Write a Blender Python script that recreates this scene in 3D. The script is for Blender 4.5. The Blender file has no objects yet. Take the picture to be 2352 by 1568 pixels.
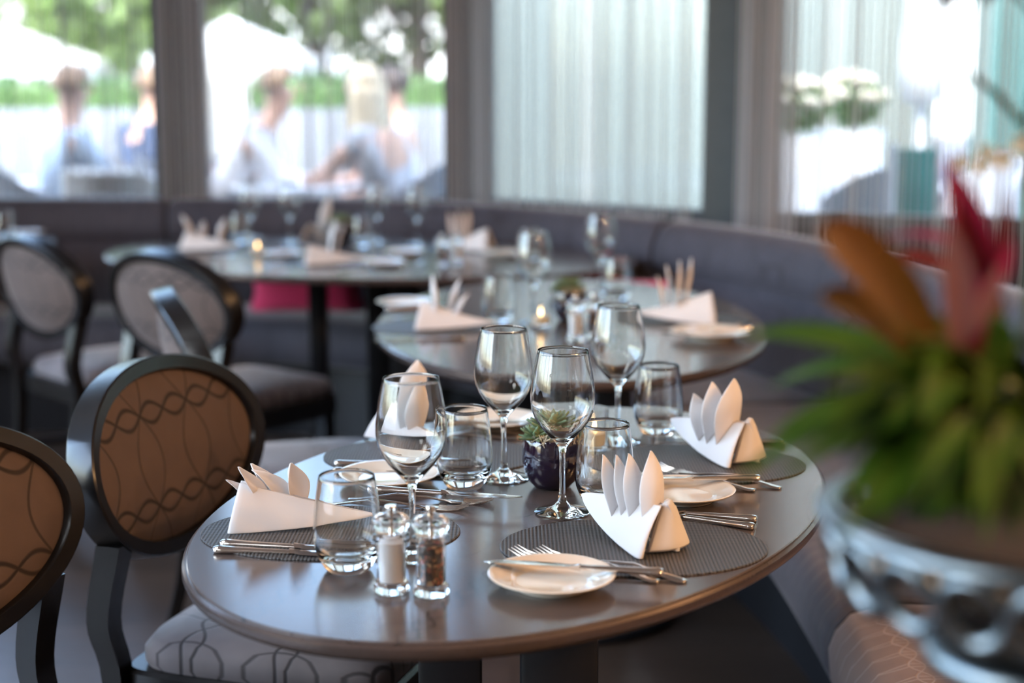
import bpy, bmesh, math, random
from math import sin, cos, pi, radians, hypot, atan2, sqrt
from mathutils import Vector, Matrix

C = bpy.context.scene.collection
SC = bpy.context.scene
random.seed(7)

# ------------------------------------------------------------------ camera, light, exposure
FPX = 3500.0                       # focal length in pixels of the 2352 px wide frame
CAM_Z = 1.32
PITCH = math.atan(584.0 / FPX)
cam = bpy.data.cameras.new('camera')
camo = bpy.data.objects.new('camera', cam)
C.objects.link(camo)
camo.location = (0, 0, CAM_Z)
camo.rotation_euler = (pi / 2 - PITCH, 0, 0)
cam.sensor_width = 36.0
cam.lens = 36.0 * FPX / 2352.0
cam.clip_start = 0.05
cam.clip_end = 200
cam.dof.use_dof = True
cam.dof.focus_distance = 2.03
cam.dof.aperture_fstop = 2.2
cam.dof.aperture_blades = 0
SC.camera = camo

SC.view_settings.view_transform = 'Standard'
SC.view_settings.look = 'None'
SC.view_settings.gamma = 1.0
SC.view_settings.use_curve_mapping = False
SC.view_settings.exposure = 1.0

cy = SC.cycles
cy.use_denoising = True
cy.max_bounces = 14
cy.diffuse_bounces = 3
cy.glossy_bounces = 5
cy.transmission_bounces = 12
cy.transparent_max_bounces = 16
cy.caustics_reflective = False
cy.caustics_refractive = True
cy.blur_glossy = 0.6
cy.sample_clamp_indirect = 4.0
cy.sample_clamp_direct = 0.0

world = bpy.data.worlds.new('sky')
SC.world = world
world.use_nodes = True
wn = world.node_tree.nodes
wl = world.node_tree.links
for n in list(wn):
    wn.remove(n)
sky = wn.new('ShaderNodeTexSky')
sky.sky_type = 'NISHITA'
sky.sun_disc = False
sky.sun_elevation = radians(52)
sky.sun_rotation = radians(200)
sky.air_density = 1.0
sky.dust_density = 3.0
sky.ozone_density = 1.0
bg = wn.new('ShaderNodeBackground')
bg.inputs['Strength'].default_value = 1.7
wo = wn.new('ShaderNodeOutputWorld')
wl.new(sky.outputs[0], bg.inputs[0])
wl.new(bg.outputs[0], wo.inputs[0])


def lamp(name, kind, loc, power, color, size=0.1, rot=None, spot=None, blend=0.6):
    d = bpy.data.lights.new(name, kind)
    d.energy = power
    d.color = color
    if kind == 'SUN':
        d.angle = size
    elif kind == 'AREA':
        d.size = size
    else:
        d.shadow_soft_size = size
    if kind == 'SPOT':
        d.spot_size = spot
        d.spot_blend = blend
    o = bpy.data.objects.new(name, d)
    C.objects.link(o)
    o.location = loc
    if rot:
        o.rotation_euler = rot
    return o


def aim(o, target):
    o.rotation_euler = (Vector(target) - o.location).to_track_quat('-Z', 'Y').to_euler()


SUN = lamp('sun', 'SUN', (0, -5, 20), 1.2, (1.0, 0.95, 0.88), radians(1.0), (radians(38), 0, radians(20)))


def portal(loc, target, sx, sy):
    d = bpy.data.lights.new('daylight_opening', 'AREA')
    d.shape = 'RECTANGLE'
    d.size = sx
    d.size_y = sy
    d.cycles.is_portal = True
    o = bpy.data.objects.new('daylight_opening', d)
    C.objects.link(o)
    o.location = loc
    aim(o, target)
    return o


portal((-1.4, 6.75, 1.8), (-1.4, 0, 1.8), 4.2, 2.0)
portal((0.4, 6.35, 1.8), (-0.45, 5.1, 1.8), 1.3, 2.0)
portal((2.0, 5.6, 1.8), (1.4, 3.5, 1.8), 2.4, 2.0)
portal((-3.92, 1.3, 1.62), (0, 1.3, 1.62), 7.8, 2.45)

for lx, ly in ((-2.4, 0.6), (-1.6, 2.6), (-2.2, -1.2)):  # cool fill lights added under the ceiling to brighten the room
    o_ = lamp('added_fill_light', 'AREA', (lx, ly, 2.92), 16, (0.90, 0.95, 1.0), 0.8)
WARM = (1.0, 0.56, 0.25)
for lx, ly, lz, pw in ((2.4, 0.2, 2.3, 42), (2.9, 1.3, 2.4, 36), (2.2, -0.5, 2.4, 36), (2.6, 2.4, 2.5, 24), (2.9, -0.3, 2.2, 24)):
    lamp('pendant_lamp', 'POINT', (lx, ly, lz), pw, WARM, 0.05)


# ------------------------------------------------------------------ pixel -> world
def ray(px, py):
    a = (px - 1176.0) / FPX
    b = (784.0 - py) / FPX
    return Vector((a, cos(PITCH) + b * sin(PITCH), -sin(PITCH) + b * cos(PITCH)))


def at(px, py, z=0.75):
    d = ray(px, py)
    t = (z - CAM_Z) / d.z
    return Vector((d.x * t, d.y * t, z))


def atd(px, py, D):
    d = ray(px, py)
    t = D / d.y
    return Vector((d.x * t, D, CAM_Z + d.z * t))


# ------------------------------------------------------------------ materials
def _s(nt, node, i, v):
    if v is None:
        return
    if hasattr(v, 'is_output'):
        nt.links.new(v, node.inputs[i])
    else:
        node.inputs[i].default_value = v


def mth(nt, op, a, b=None, c=None, clamp=False):
    n = nt.nodes.new('ShaderNodeMath')
    n.operation = op
    n.use_clamp = clamp
    _s(nt, n, 0, a)
    _s(nt, n, 1, b)
    _s(nt, n, 2, c)
    return n.outputs[0]


def mixc(nt, f, a, b):
    n = nt.nodes.new('ShaderNodeMix')
    n.data_type = 'RGBA'
    _s(nt, n, 0, f)
    _s(nt, n, 6, a if hasattr(a, 'is_output') else (*a, 1))
    _s(nt, n, 7, b if hasattr(b, 'is_output') else (*b, 1))
    return n.outputs[2]


def coords(nt, kind='Object'):
    t = nt.nodes.new('ShaderNodeTexCoord')
    s = nt.nodes.new('ShaderNodeSeparateXYZ')
    nt.links.new(t.outputs[kind], s.inputs[0])
    return t.outputs[kind], s.outputs[0], s.outputs[1], s.outputs[2]


def noise(nt, vec, scale, detail=3.0, rough=0.5):
    n = nt.nodes.new('ShaderNodeTexNoise')
    nt.links.new(vec, n.inputs['Vector'])
    n.inputs['Scale'].default_value = scale
    n.inputs['Detail'].default_value = detail
    n.inputs['Roughness'].default_value = rough
    return n.outputs[0]


def bump(nt, h, strength, dist=0.001):
    n = nt.nodes.new('ShaderNodeBump')
    n.inputs['Strength'].default_value = strength
    n.inputs['Distance'].default_value = dist
    nt.links.new(h, n.inputs['Height'])
    return n.outputs[0]


def mat(name, color=(0.5, 0.5, 0.5), rough=0.5, metal=0.0, spec=0.5, sheen=0.0, coat=0.0, trans=0.0, emit=None, es=0.0, sub=0.0):
    m = bpy.data.materials.new(name)
    m.use_nodes = True
    p = m.node_tree.nodes['Principled BSDF']
    p.inputs['Base Color'].default_value = (*color, 1)
    p.inputs['Roughness'].default_value = rough
    p.inputs['Metallic'].default_value = metal
    p.inputs['Specular IOR Level'].default_value = spec
    p.inputs['Sheen Weight'].default_value = sheen
    p.inputs['Coat Weight'].default_value = coat
    p.inputs['Transmission Weight'].default_value = trans
    if emit:
        p.inputs['Emission Color'].default_value = (*emit, 1)
        p.inputs['Emission Strength'].default_value = es
    if sub:
        p.inputs['Subsurface Weight'].default_value = sub
        p.inputs['Subsurface Radius'].default_value = (0.01, 0.008, 0.006)
    return m


def pr(m):
    return m.node_tree, m.node_tree.nodes['Principled BSDF']


def speckle(m, scale=60, amount=0.25, bstr=0.15):
    nt, p = pr(m)
    vec, x, y, z = coords(nt)
    base = tuple(p.inputs['Base Color'].default_value[:3])
    f = noise(nt, vec, scale)
    nt.links.new(mixc(nt, f, tuple(c * (1 - amount) for c in base), tuple(min(1, c * (1 + amount)) for c in base)), p.inputs['Base Color'])
    if bstr:
        nt.links.new(bump(nt, f, bstr), p.inputs['Normal'])
    return m


def chain_lines(nt, u, v, period, amp, lam, w):
    """pairs of waves that cross again and again, like linked loops, repeated every `period` along v"""
    vv = mth(nt, 'SUBTRACT', mth(nt, 'FLOORED_MODULO', v, period), period / 2)
    s = mth(nt, 'MULTIPLY', mth(nt, 'SINE', mth(nt, 'MULTIPLY', u, 2 * pi / lam)), amp)
    d1 = mth(nt, 'ABSOLUTE', mth(nt, 'SUBTRACT', vv, s))
    d2 = mth(nt, 'ABSOLUTE', mth(nt, 'ADD', vv, s))
    d = mth(nt, 'MINIMUM', d1, d2)
    return mth(nt, 'SUBTRACT', 1.0, mth(nt, 'DIVIDE', mth(nt, 'SUBTRACT', d, w * 0.5), w), clamp=True)


def velvet(name, base, line, axes, fam1, fam2, sheen=0.6, tint=(0.8, 0.75, 0.78), off=0.0):
    m = mat(name, base, 0.75, spec=0.25, sheen=sheen)
    nt, p = pr(m)
    p.inputs['Sheen Roughness'].default_value = 0.35
    p.inputs['Sheen Tint'].default_value = (*tint, 1)
    vec, x, y, z = coords(nt)
    A = {'x': x, 'y': y, 'z': z}
    u, v = A[axes[0]], A[axes[1]]
    l1 = chain_lines(nt, u, v, *fam1)
    l2 = chain_lines(nt, mth(nt, 'ADD', v, off), u, *fam2)
    l = mth(nt, 'MAXIMUM', l1, mth(nt, 'MULTIPLY', l2, 0.8))
    n1 = noise(nt, vec, 18, 4)
    n2 = noise(nt, vec, 600, 2)
    b2 = mixc(nt, n1, tuple(c * 0.8 for c in base), tuple(c * 1.2 for c in base))
    nt.links.new(mixc(nt, l, b2, line), p.inputs['Base Color'])
    h = mth(nt, 'SUBTRACT', mth(nt, 'MULTIPLY', n2, 0.25), mth(nt, 'MULTIPLY', l, 1.0))
    nt.links.new(bump(nt, h, 0.5, 0.0015), p.inputs['Normal'])
    return m


M = {}
M['wood_black'] = speckle(mat('black_lacquered_wood', (0.009, 0.008, 0.008), 0.27, spec=0.38), 30, 0.3, 0.03)
CH = (0.098, 0.068, 0.058)
M['chair_back'] = velvet('brown_velvet_back', CH, (0.026, 0.018, 0.016), 'yz', (0.145, 0.016, 0.145, 0.0034), (0.145, 0.037, 0.29, 0.0024), 0.25, off=0.0725)
M['chair_seat'] = velvet('brown_velvet_seat', (0.145, 0.125, 0.13), (0.035, 0.03, 0.032), 'yx', (0.16, 0.017, 0.14, 0.003), (0.14, 0.034, 0.32, 0.0024), 0.55)
M['bench'] = velvet('grey_velvet_bench', (0.062, 0.057, 0.072), (0.04, 0.036, 0.044), 'xy', (0.2, 0.015, 0.12, 0.002), (0.12, 0.03, 0.4, 0.002), 0.5)


def bench_warm_lit():
    m = velvet('warm_lit_velvet_bench', (0.22, 0.15, 0.135), (0.34, 0.26, 0.245), 'yx', (0.135, 0.0125, 0.10, 0.0017), (0.05, 0.006, 0.27, 0.0009), 0.45)  # warm lamplight painted into the colour of the bench velvet
    return m


M['bench_warm_lit'] = bench_warm_lit()
M['bench_part_warm'] = velvet('part_warm_lit_velvet_bench', (0.072, 0.062, 0.07), (0.09, 0.07, 0.07), 'yx', (0.135, 0.0125, 0.10, 0.0017), (0.05, 0.006, 0.27, 0.0012), 0.5)  # bench grey blended a little towards the painted lamplight


def table_mat():
    m = mat('dark_table_laminate', (0.075, 0.062, 0.058), 0.2, spec=0.75)
    nt, p = pr(m)
    vec, x, y, z = coords(nt)
    l1 = chain_lines(nt, mth(nt, 'ADD', mth(nt, 'MULTIPLY', x, 0.8), mth(nt, 'MULTIPLY', y, 0.6)), mth(nt, 'SUBTRACT', mth(nt, 'MULTIPLY', y, 0.8), mth(nt, 'MULTIPLY', x, 0.6)), 0.15, 0.045, 0.22, 0.0009)
    l2 = chain_lines(nt, y, x, 0.19, 0.012, 0.075, 0.0012)
    # the printed loops run down the middle of the top only
    band = mth(nt, 'SUBTRACT', 1.0, mth(nt, 'DIVIDE', mth(nt, 'SUBTRACT', mth(nt, 'ABSOLUTE', x), 0.13), 0.01), clamp=True)
    l = mth(nt, 'MULTIPLY', mth(nt, 'MAXIMUM', l1, l2), band)
    g = noise(nt, vec, 900, 2, 0.7)
    c = mixc(nt, g, (0.042, 0.031, 0.028), (0.118, 0.093, 0.085))
    c = mixc(nt, l, c, (0.012, 0.01, 0.01))
    nt.links.new(c, p.inputs['Base Color'])
    nt.links.new(mth(nt, 'ADD', mth(nt, 'MULTIPLY', g, 0.10), 0.13), p.inputs['Roughness'])
    nt.links.new(bump(nt, g, 0.05, 0.0003), p.inputs['Normal'])
    return m


M['table'] = table_mat()
M['table_edge'] = speckle(mat('bronze_table_edge', (0.10, 0.075, 0.068), 0.24, metal=0.5), 200, 0.2, 0.02)
M['leg_black'] = speckle(mat('black_metal_leg', (0.007, 0.007, 0.009), 0.5, spec=0.3), 50, 0.3, 0.02)


def woven():
    m = mat('woven_placemat', (0.05, 0.045, 0.043), 0.45, spec=0.5)
    nt, p = pr(m)
    vec, x, y, z = coords(nt)
    k = 2 * pi / 0.0068
    a = mth(nt, 'ADD', x, y)
    b = mth(nt, 'SUBTRACT', x, y)
    s = mth(nt, 'MULTIPLY', mth(nt, 'SINE', mth(nt, 'MULTIPLY', a, k * 0.7071)), mth(nt, 'SINE', mth(nt, 'MULTIPLY', b, k * 0.7071)))
    f = mth(nt, 'ADD', mth(nt, 'MULTIPLY', s, 0.9), 0.45, clamp=True)
    nt.links.new(mixc(nt, f, (0.008, 0.007, 0.007), (0.115, 0.105, 0.10)), p.inputs['Base Color'])
    nt.links.new(bump(nt, s, 0.6, 0.0008), p.inputs['Normal'])
    return m


M['mat'] = woven()


def glass(name, color=(1, 1, 1), rough=0.0, ior=1.5):
    m = bpy.data.materials.new(name)
    m.use_nodes = True
    nt = m.node_tree
    for n in list(nt.nodes):
        nt.nodes.remove(n)
    g = nt.nodes.new('ShaderNodeBsdfGlass')
    g.inputs['Color'].default_value = (*color, 1)
    g.inputs['Roughness'].default_value = rough
    g.inputs['IOR'].default_value = ior
    o = nt.nodes.new('ShaderNodeOutputMaterial')
    nt.links.new(g.outputs[0], o.inputs[0])
    return m


def pane_glass(name, tint=(0.94, 0.97, 0.97)):
    m = bpy.data.materials.new(name)
    m.use_nodes = True
    nt = m.node_tree
    for n in list(nt.nodes):
        nt.nodes.remove(n)
    t = nt.nodes.new('ShaderNodeBsdfTransparent')
    t.inputs[0].default_value = (*tint, 1)
    g = nt.nodes.new('ShaderNodeBsdfGlossy')
    g.inputs['Roughness'].default_value = 0.02
    fr = nt.nodes.new('ShaderNodeFresnel')
    fr.inputs[0].default_value = 1.45
    mx = nt.nodes.new('ShaderNodeMixShader')
    o = nt.nodes.new('ShaderNodeOutputMaterial')
    nt.links.new(fr.outputs[0], mx.inputs[0])
    nt.links.new(t.outputs[0], mx.inputs[1])
    nt.links.new(g.outputs[0], mx.inputs[2])
    nt.links.new(mx.outputs[0], o.inputs[0])
    return m


M['glass'] = glass('clear_glass', (0.985, 0.99, 0.985), 0.0, 1.48)
M['acrylic'] = glass('clear_acrylic', (0.99, 0.99, 0.99), 0.02, 1.45)
M['pane'] = pane_glass('dimming_window_glass', (0.78, 0.81, 0.81))  # tint added to dim the bright view outside
M['pane_clear'] = pane_glass('clear_window_glass')
M['steel'] = speckle(mat('polished_steel', (0.78, 0.72, 0.66), 0.12, metal=1.0), 80, 0.05, 0.0)
M['china'] = mat('cream_china', (0.78, 0.70, 0.60), 0.12, spec=0.5, coat=0.5)
M['salt'] = speckle(mat('white_salt', (0.85, 0.83, 0.82), 0.8), 400, 0.06, 0.2)


def pepper():
    m = mat('peppercorns', (0.05, 0.03, 0.02), 0.6)
    nt, p = pr(m)
    vec, x, y, z = coords(nt)
    v = nt.nodes.new('ShaderNodeTexVoronoi')
    v.inputs['Scale'].default_value = 230
    nt.links.new(vec, v.inputs['Vector'])
    r = nt.nodes.new('ShaderNodeValToRGB')
    s = nt.nodes.new('ShaderNodeSeparateColor')
    nt.links.new(v.outputs['Color'], s.inputs[0])
    nt.links.new(s.outputs[0], r.inputs[0])
    e = r.color_ramp.elements
    e[0].color = (0.012, 0.008, 0.006, 1)
    e[1].color = (0.42, 0.30, 0.16, 1)
    for pos, col in ((0.45, (0.05, 0.028, 0.016, 1)), (0.7, (0.12, 0.06, 0.03, 1)), (0.85, (0.25, 0.05, 0.03, 1))):
        k = e.new(pos)
        k.color = col
    nt.links.new(r.outputs[0], p.inputs['Base Color'])
    nt.links.new(bump(nt, v.outputs['Distance'], 0.6, 0.002), p.inputs['Normal'])
    return m


M['pepper'] = pepper()


def cloth(name, col, tl=0.3):
    m = bpy.data.materials.new(name)
    m.use_nodes = True
    nt = m.node_tree
    p = nt.nodes['Principled BSDF']
    p.inputs['Base Color'].default_value = (*col, 1)
    p.inputs['Roughness'].default_value = 0.85
    p.inputs['Specular IOR Level'].default_value = 0.2
    p.inputs['Sheen Weight'].default_value = 0.15
    vec, x, y, z = coords(nt)
    f = noise(nt, vec, 700, 2)
    nt.links.new(bump(nt, f, 0.12, 0.0005), p.inputs['Normal'])
    t = nt.nodes.new('ShaderNodeBsdfTranslucent')
    t.inputs[0].default_value = (*col, 1)
    mx = nt.nodes.new('ShaderNodeMixShader')
    mx.inputs[0].default_value = tl
    nt.links.new(p.outputs[0], mx.inputs[1])
    nt.links.new(t.outputs[0], mx.inputs[2])
    nt.links.new(mx.outputs[0], nt.nodes['Material Output'].inputs[0])
    return m


M['napkin'] = cloth('white_linen', (0.86, 0.82, 0.81), 0.25)
M['pot'] = mat('dark_plum_glass', (0.012, 0.006, 0.018), 0.04, spec=0.6, coat=0.6)
M['succulent'] = speckle(mat('succulent_green', (0.16, 0.23, 0.12), 0.5, sub=0.1), 40, 0.35, 0.1)
M['moss'] = speckle(mat('dry_moss', (0.45, 0.40, 0.30), 0.9), 200, 0.4, 0.5)
M['wax'] = mat('glowing_candle_wax', (0.5, 0.45, 0.36), 0.4, emit=(1.0, 0.55, 0.2), es=0.1)  # wax given a faint glow of its own for the candlelight
M['flame'] = mat('candle_flame', (1, 0.7, 0.3), 0.5, emit=(1.0, 0.6, 0.25), es=14.0)
M['cushion_red'] = speckle(mat('magenta_cushion_fabric', (0.55, 0.012, 0.09), 0.8, sheen=0.4), 120, 0.15, 0.2)
M['frame_grey'] = speckle(mat('dark_grey_frame', (0.075, 0.078, 0.085), 0.45), 20, 0.15, 0.02)
M['frame_teal'] = speckle(mat('blue_grey_pillar', (0.06, 0.075, 0.085), 0.5), 20, 0.15, 0.02)
M['string'] = cloth('silver_thread', (0.62, 0.62, 0.64), 0.5)
M['string_dark'] = cloth('grey_thread', (0.58, 0.58, 0.61), 0.4)
M['wall_in'] = speckle(mat('warm_grey_plaster', (0.30, 0.27, 0.25), 0.8), 15, 0.1, 0.05)
M['ceiling'] = speckle(mat('white_plaster_ceiling', (0.6, 0.58, 0.56), 0.85), 12, 0.06, 0.03)
M['parapet'] = speckle(mat('charcoal_parapet', (0.04, 0.04, 0.045), 0.7), 20, 0.2, 0.05)


def planks():
    m = mat('dark_oak_planks', (0.12, 0.08, 0.055), 0.35, spec=0.5)
    nt, p = pr(m)
    vec, x, y, z = coords(nt)
    b = nt.nodes.new('ShaderNodeTexBrick')
    b.offset = 0.37
    b.inputs['Scale'].default_value = 1.0
    b.inputs['Brick Width'].default_value = 1.3
    b.inputs['Row Height'].default_value = 0.14
    b.inputs['Mortar Size'].default_value = 0.002
    b.inputs['Color1'].default_value = (0.095, 0.062, 0.045, 1)
    b.inputs['Color2'].default_value = (0.06, 0.04, 0.03, 1)
    b.inputs['Mortar'].default_value = (0.02, 0.014, 0.01, 1)
    nt.links.new(vec, b.inputs['Vector'])
    mp = nt.nodes.new('ShaderNodeMapping')
    mp.inputs['Scale'].default_value = (2.0, 30.0, 1.0)
    nt.links.new(vec, mp.inputs[0])
    g = noise(nt, mp.outputs[0], 3.0, 5)
    nt.links.new(mixc(nt, mth(nt, 'MULTIPLY', g, 0.7), b.outputs[0], (0.03, 0.02, 0.015)), p.inputs['Base Color'])
    nt.links.new(mth(nt, 'ADD', mth(nt, 'MULTIPLY', g, 0.25), 0.2), p.inputs['Roughness'])
    return m


M['floor'] = planks()
M['paving'] = speckle(mat('pale_paving', (0.12, 0.12, 0.135), 0.8), 3, 0.2, 0.1)
M['asphalt'] = speckle(mat('grey_street', (0.10, 0.105, 0.12), 0.8), 6, 0.2, 0.1)


def leafmat(name, a, b, tl=0.35, rough=0.4, sc=12):
    m = bpy.data.materials.new(name)
    m.use_nodes = True
    nt = m.node_tree
    p = nt.nodes['Principled BSDF']
    p.inputs['Roughness'].default_value = rough
    vec, x, y, z = coords(nt)
    c = mixc(nt, noise(nt, vec, sc, 3), a, b)
    nt.links.new(c, p.inputs['Base Color'])
    t = nt.nodes.new('ShaderNodeBsdfTranslucent')
    nt.links.new(c, t.inputs[0])
    mx = nt.nodes.new('ShaderNodeMixShader')
    mx.inputs[0].default_value = tl
    nt.links.new(p.outputs[0], mx.inputs[1])
    nt.links.new(t.outputs[0], mx.inputs[2])
    nt.links.new(mx.outputs[0], nt.nodes['Material Output'].inputs[0])
    return m


M['leaf_tree'] = leafmat('tree_leaves', (0.09, 0.16, 0.04), (0.25, 0.34, 0.11), 0.45, 0.5, 1.5)
M['leaf_hedge'] = leafmat('hedge_leaves', (0.05, 0.13, 0.03), (0.13, 0.24, 0.07), 0.35, 0.5, 3)
M['bark'] = speckle(mat('bark', (0.10, 0.08, 0.06), 0.9), 12, 0.4, 0.4)
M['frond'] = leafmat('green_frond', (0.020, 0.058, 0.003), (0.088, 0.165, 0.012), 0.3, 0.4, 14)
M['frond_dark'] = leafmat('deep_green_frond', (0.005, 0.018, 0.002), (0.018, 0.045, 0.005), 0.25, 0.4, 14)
M['bract_pink'] = leafmat('pink_bract', (0.42, 0.015, 0.085), (0.22, 0.006, 0.03), 0.35, 0.4, 9)
M['bract_pale'] = leafmat('pale_pink_bract', (0.42, 0.17, 0.17), (0.26, 0.12, 0.11), 0.35, 0.4, 9)
M['bract_red'] = leafmat('dark_red_bract', (0.10, 0.003, 0.012), (0.2, 0.008, 0.018), 0.3, 0.4, 9)
M['leaf_orange'] = leafmat('bronze_orange_leaf', (0.20, 0.065, 0.014), (0.13, 0.085, 0.012), 0.3, 0.4, 7)
M['petal_white'] = leafmat('cream_petals', (0.75, 0.72, 0.62), (0.6, 0.56, 0.42), 0.3, 0.5, 9)
M['silver'] = speckle(mat('antique_silver', (0.20, 0.23, 0.25), 0.3, metal=1.0), 40, 0.2, 0.05)
M['soil'] = speckle(mat('dark_soil', (0.03, 0.018, 0.01), 0.9), 60, 0.5, 0.5)
M['skin'] = speckle(mat('skin', (0.62, 0.38, 0.28), 0.5, sub=0.1), 30, 0.08, 0.0)
M['hair_blond'] = speckle(mat('blond_hair', (0.62, 0.52, 0.36), 0.5), 60, 0.2, 0.2)
M['hair_dark'] = speckle(mat('dark_hair', (0.05, 0.035, 0.03), 0.5), 60, 0.3, 0.2)
M['hair_brown'] = speckle(mat('brown_hair', (0.24, 0.15, 0.09), 0.5), 60, 0.3, 0.2)
M['shirt_white'] = cloth('white_shirt', (0.86, 0.86, 0.88), 0.1)
M['shirt_navy'] = cloth('navy_shirt', (0.06, 0.085, 0.15), 0.05)
M['shirt_grey'] = cloth('pale_grey_top', (0.50, 0.51, 0.54), 0.1)
M['shirt_blue'] = cloth('pale_blue_shirt', (0.42, 0.50, 0.60), 0.1)
M['trousers'] = cloth('dark_trousers', (0.10, 0.11, 0.15), 0.02)
M['wicker'] = speckle(mat('grey_wicker', (0.26, 0.27, 0.29), 0.7), 90, 0.4, 0.5)
M['cream_fabric'] = speckle(mat('cream_outdoor_fabric', (0.75, 0.66, 0.56), 0.8), 60, 0.1, 0.1)
M['white_paint'] = speckle(mat('white_paint', (0.82, 0.83, 0.85), 0.4), 8, 0.05, 0.02)
M['planter_grey'] = speckle(mat('grey_planter', (0.15, 0.165, 0.19), 0.6), 8, 0.15, 0.05)
M['canopy'] = cloth('white_canopy', (0.86, 0.86, 0.84), 0.35)
M['car_white'] = mat('white_car_paint', (0.6, 0.63, 0.68), 0.2, coat=0.6)
M['car_silver'] = mat('silver_car_paint', (0.45, 0.48, 0.52), 0.25, metal=0.4, coat=0.6)
M['car_glass'] = mat('tinted_car_glass', (0.03, 0.04, 0.05), 0.05, spec=0.6)
M['tyre'] = mat('black_tyre', (0.02, 0.02, 0.02), 0.8)
M['teal'] = speckle(mat('teal_canvas', (0.02, 0.19, 0.17), 0.7), 10, 0.2, 0.05)


def facade(name, a, b, mortar, w, h, rough=0.25):
    m = mat(name, a, rough, spec=0.6)
    nt, p = pr(m)
    t = nt.nodes.new('ShaderNodeTexCoord')
    s = nt.nodes.new('ShaderNodeSeparateXYZ')
    nt.links.new(t.outputs['Object'], s.inputs[0])
    c = nt.nodes.new('ShaderNodeCombineXYZ')
    nt.links.new(s.outputs[0], c.inputs[0])
    nt.links.new(s.outputs[2], c.inputs[1])
    br = nt.nodes.new('ShaderNodeTexBrick')
    br.offset = 0.0
    br.inputs['Scale'].default_value = 1.0
    br.inputs['Brick Width'].default_value = w
    br.inputs['Row Height'].default_value = h
    br.inputs['Mortar Size'].default_value = 0.05
    br.inputs['Color1'].default_value = (*a, 1)
    br.inputs['Color2'].default_value = (*b, 1)
    br.inputs['Mortar'].default_value = (*mortar, 1)
    nt.links.new(c.outputs[0], br.inputs['Vector'])
    nt.links.new(br.outputs[0], p.inputs['Base Color'])
    return m


M['facade_pale'] = facade('pale_green_glass_facade', (0.10, 0.122, 0.12), (0.085, 0.108, 0.107), (0.135, 0.15, 0.147), 1.2, 2.6)
M['facade_dark'] = facade('dark_green_facade', (0.03, 0.075, 0.07), (0.045, 0.09, 0.085), (0.10, 0.13, 0.125), 0.9, 2.4)


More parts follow.
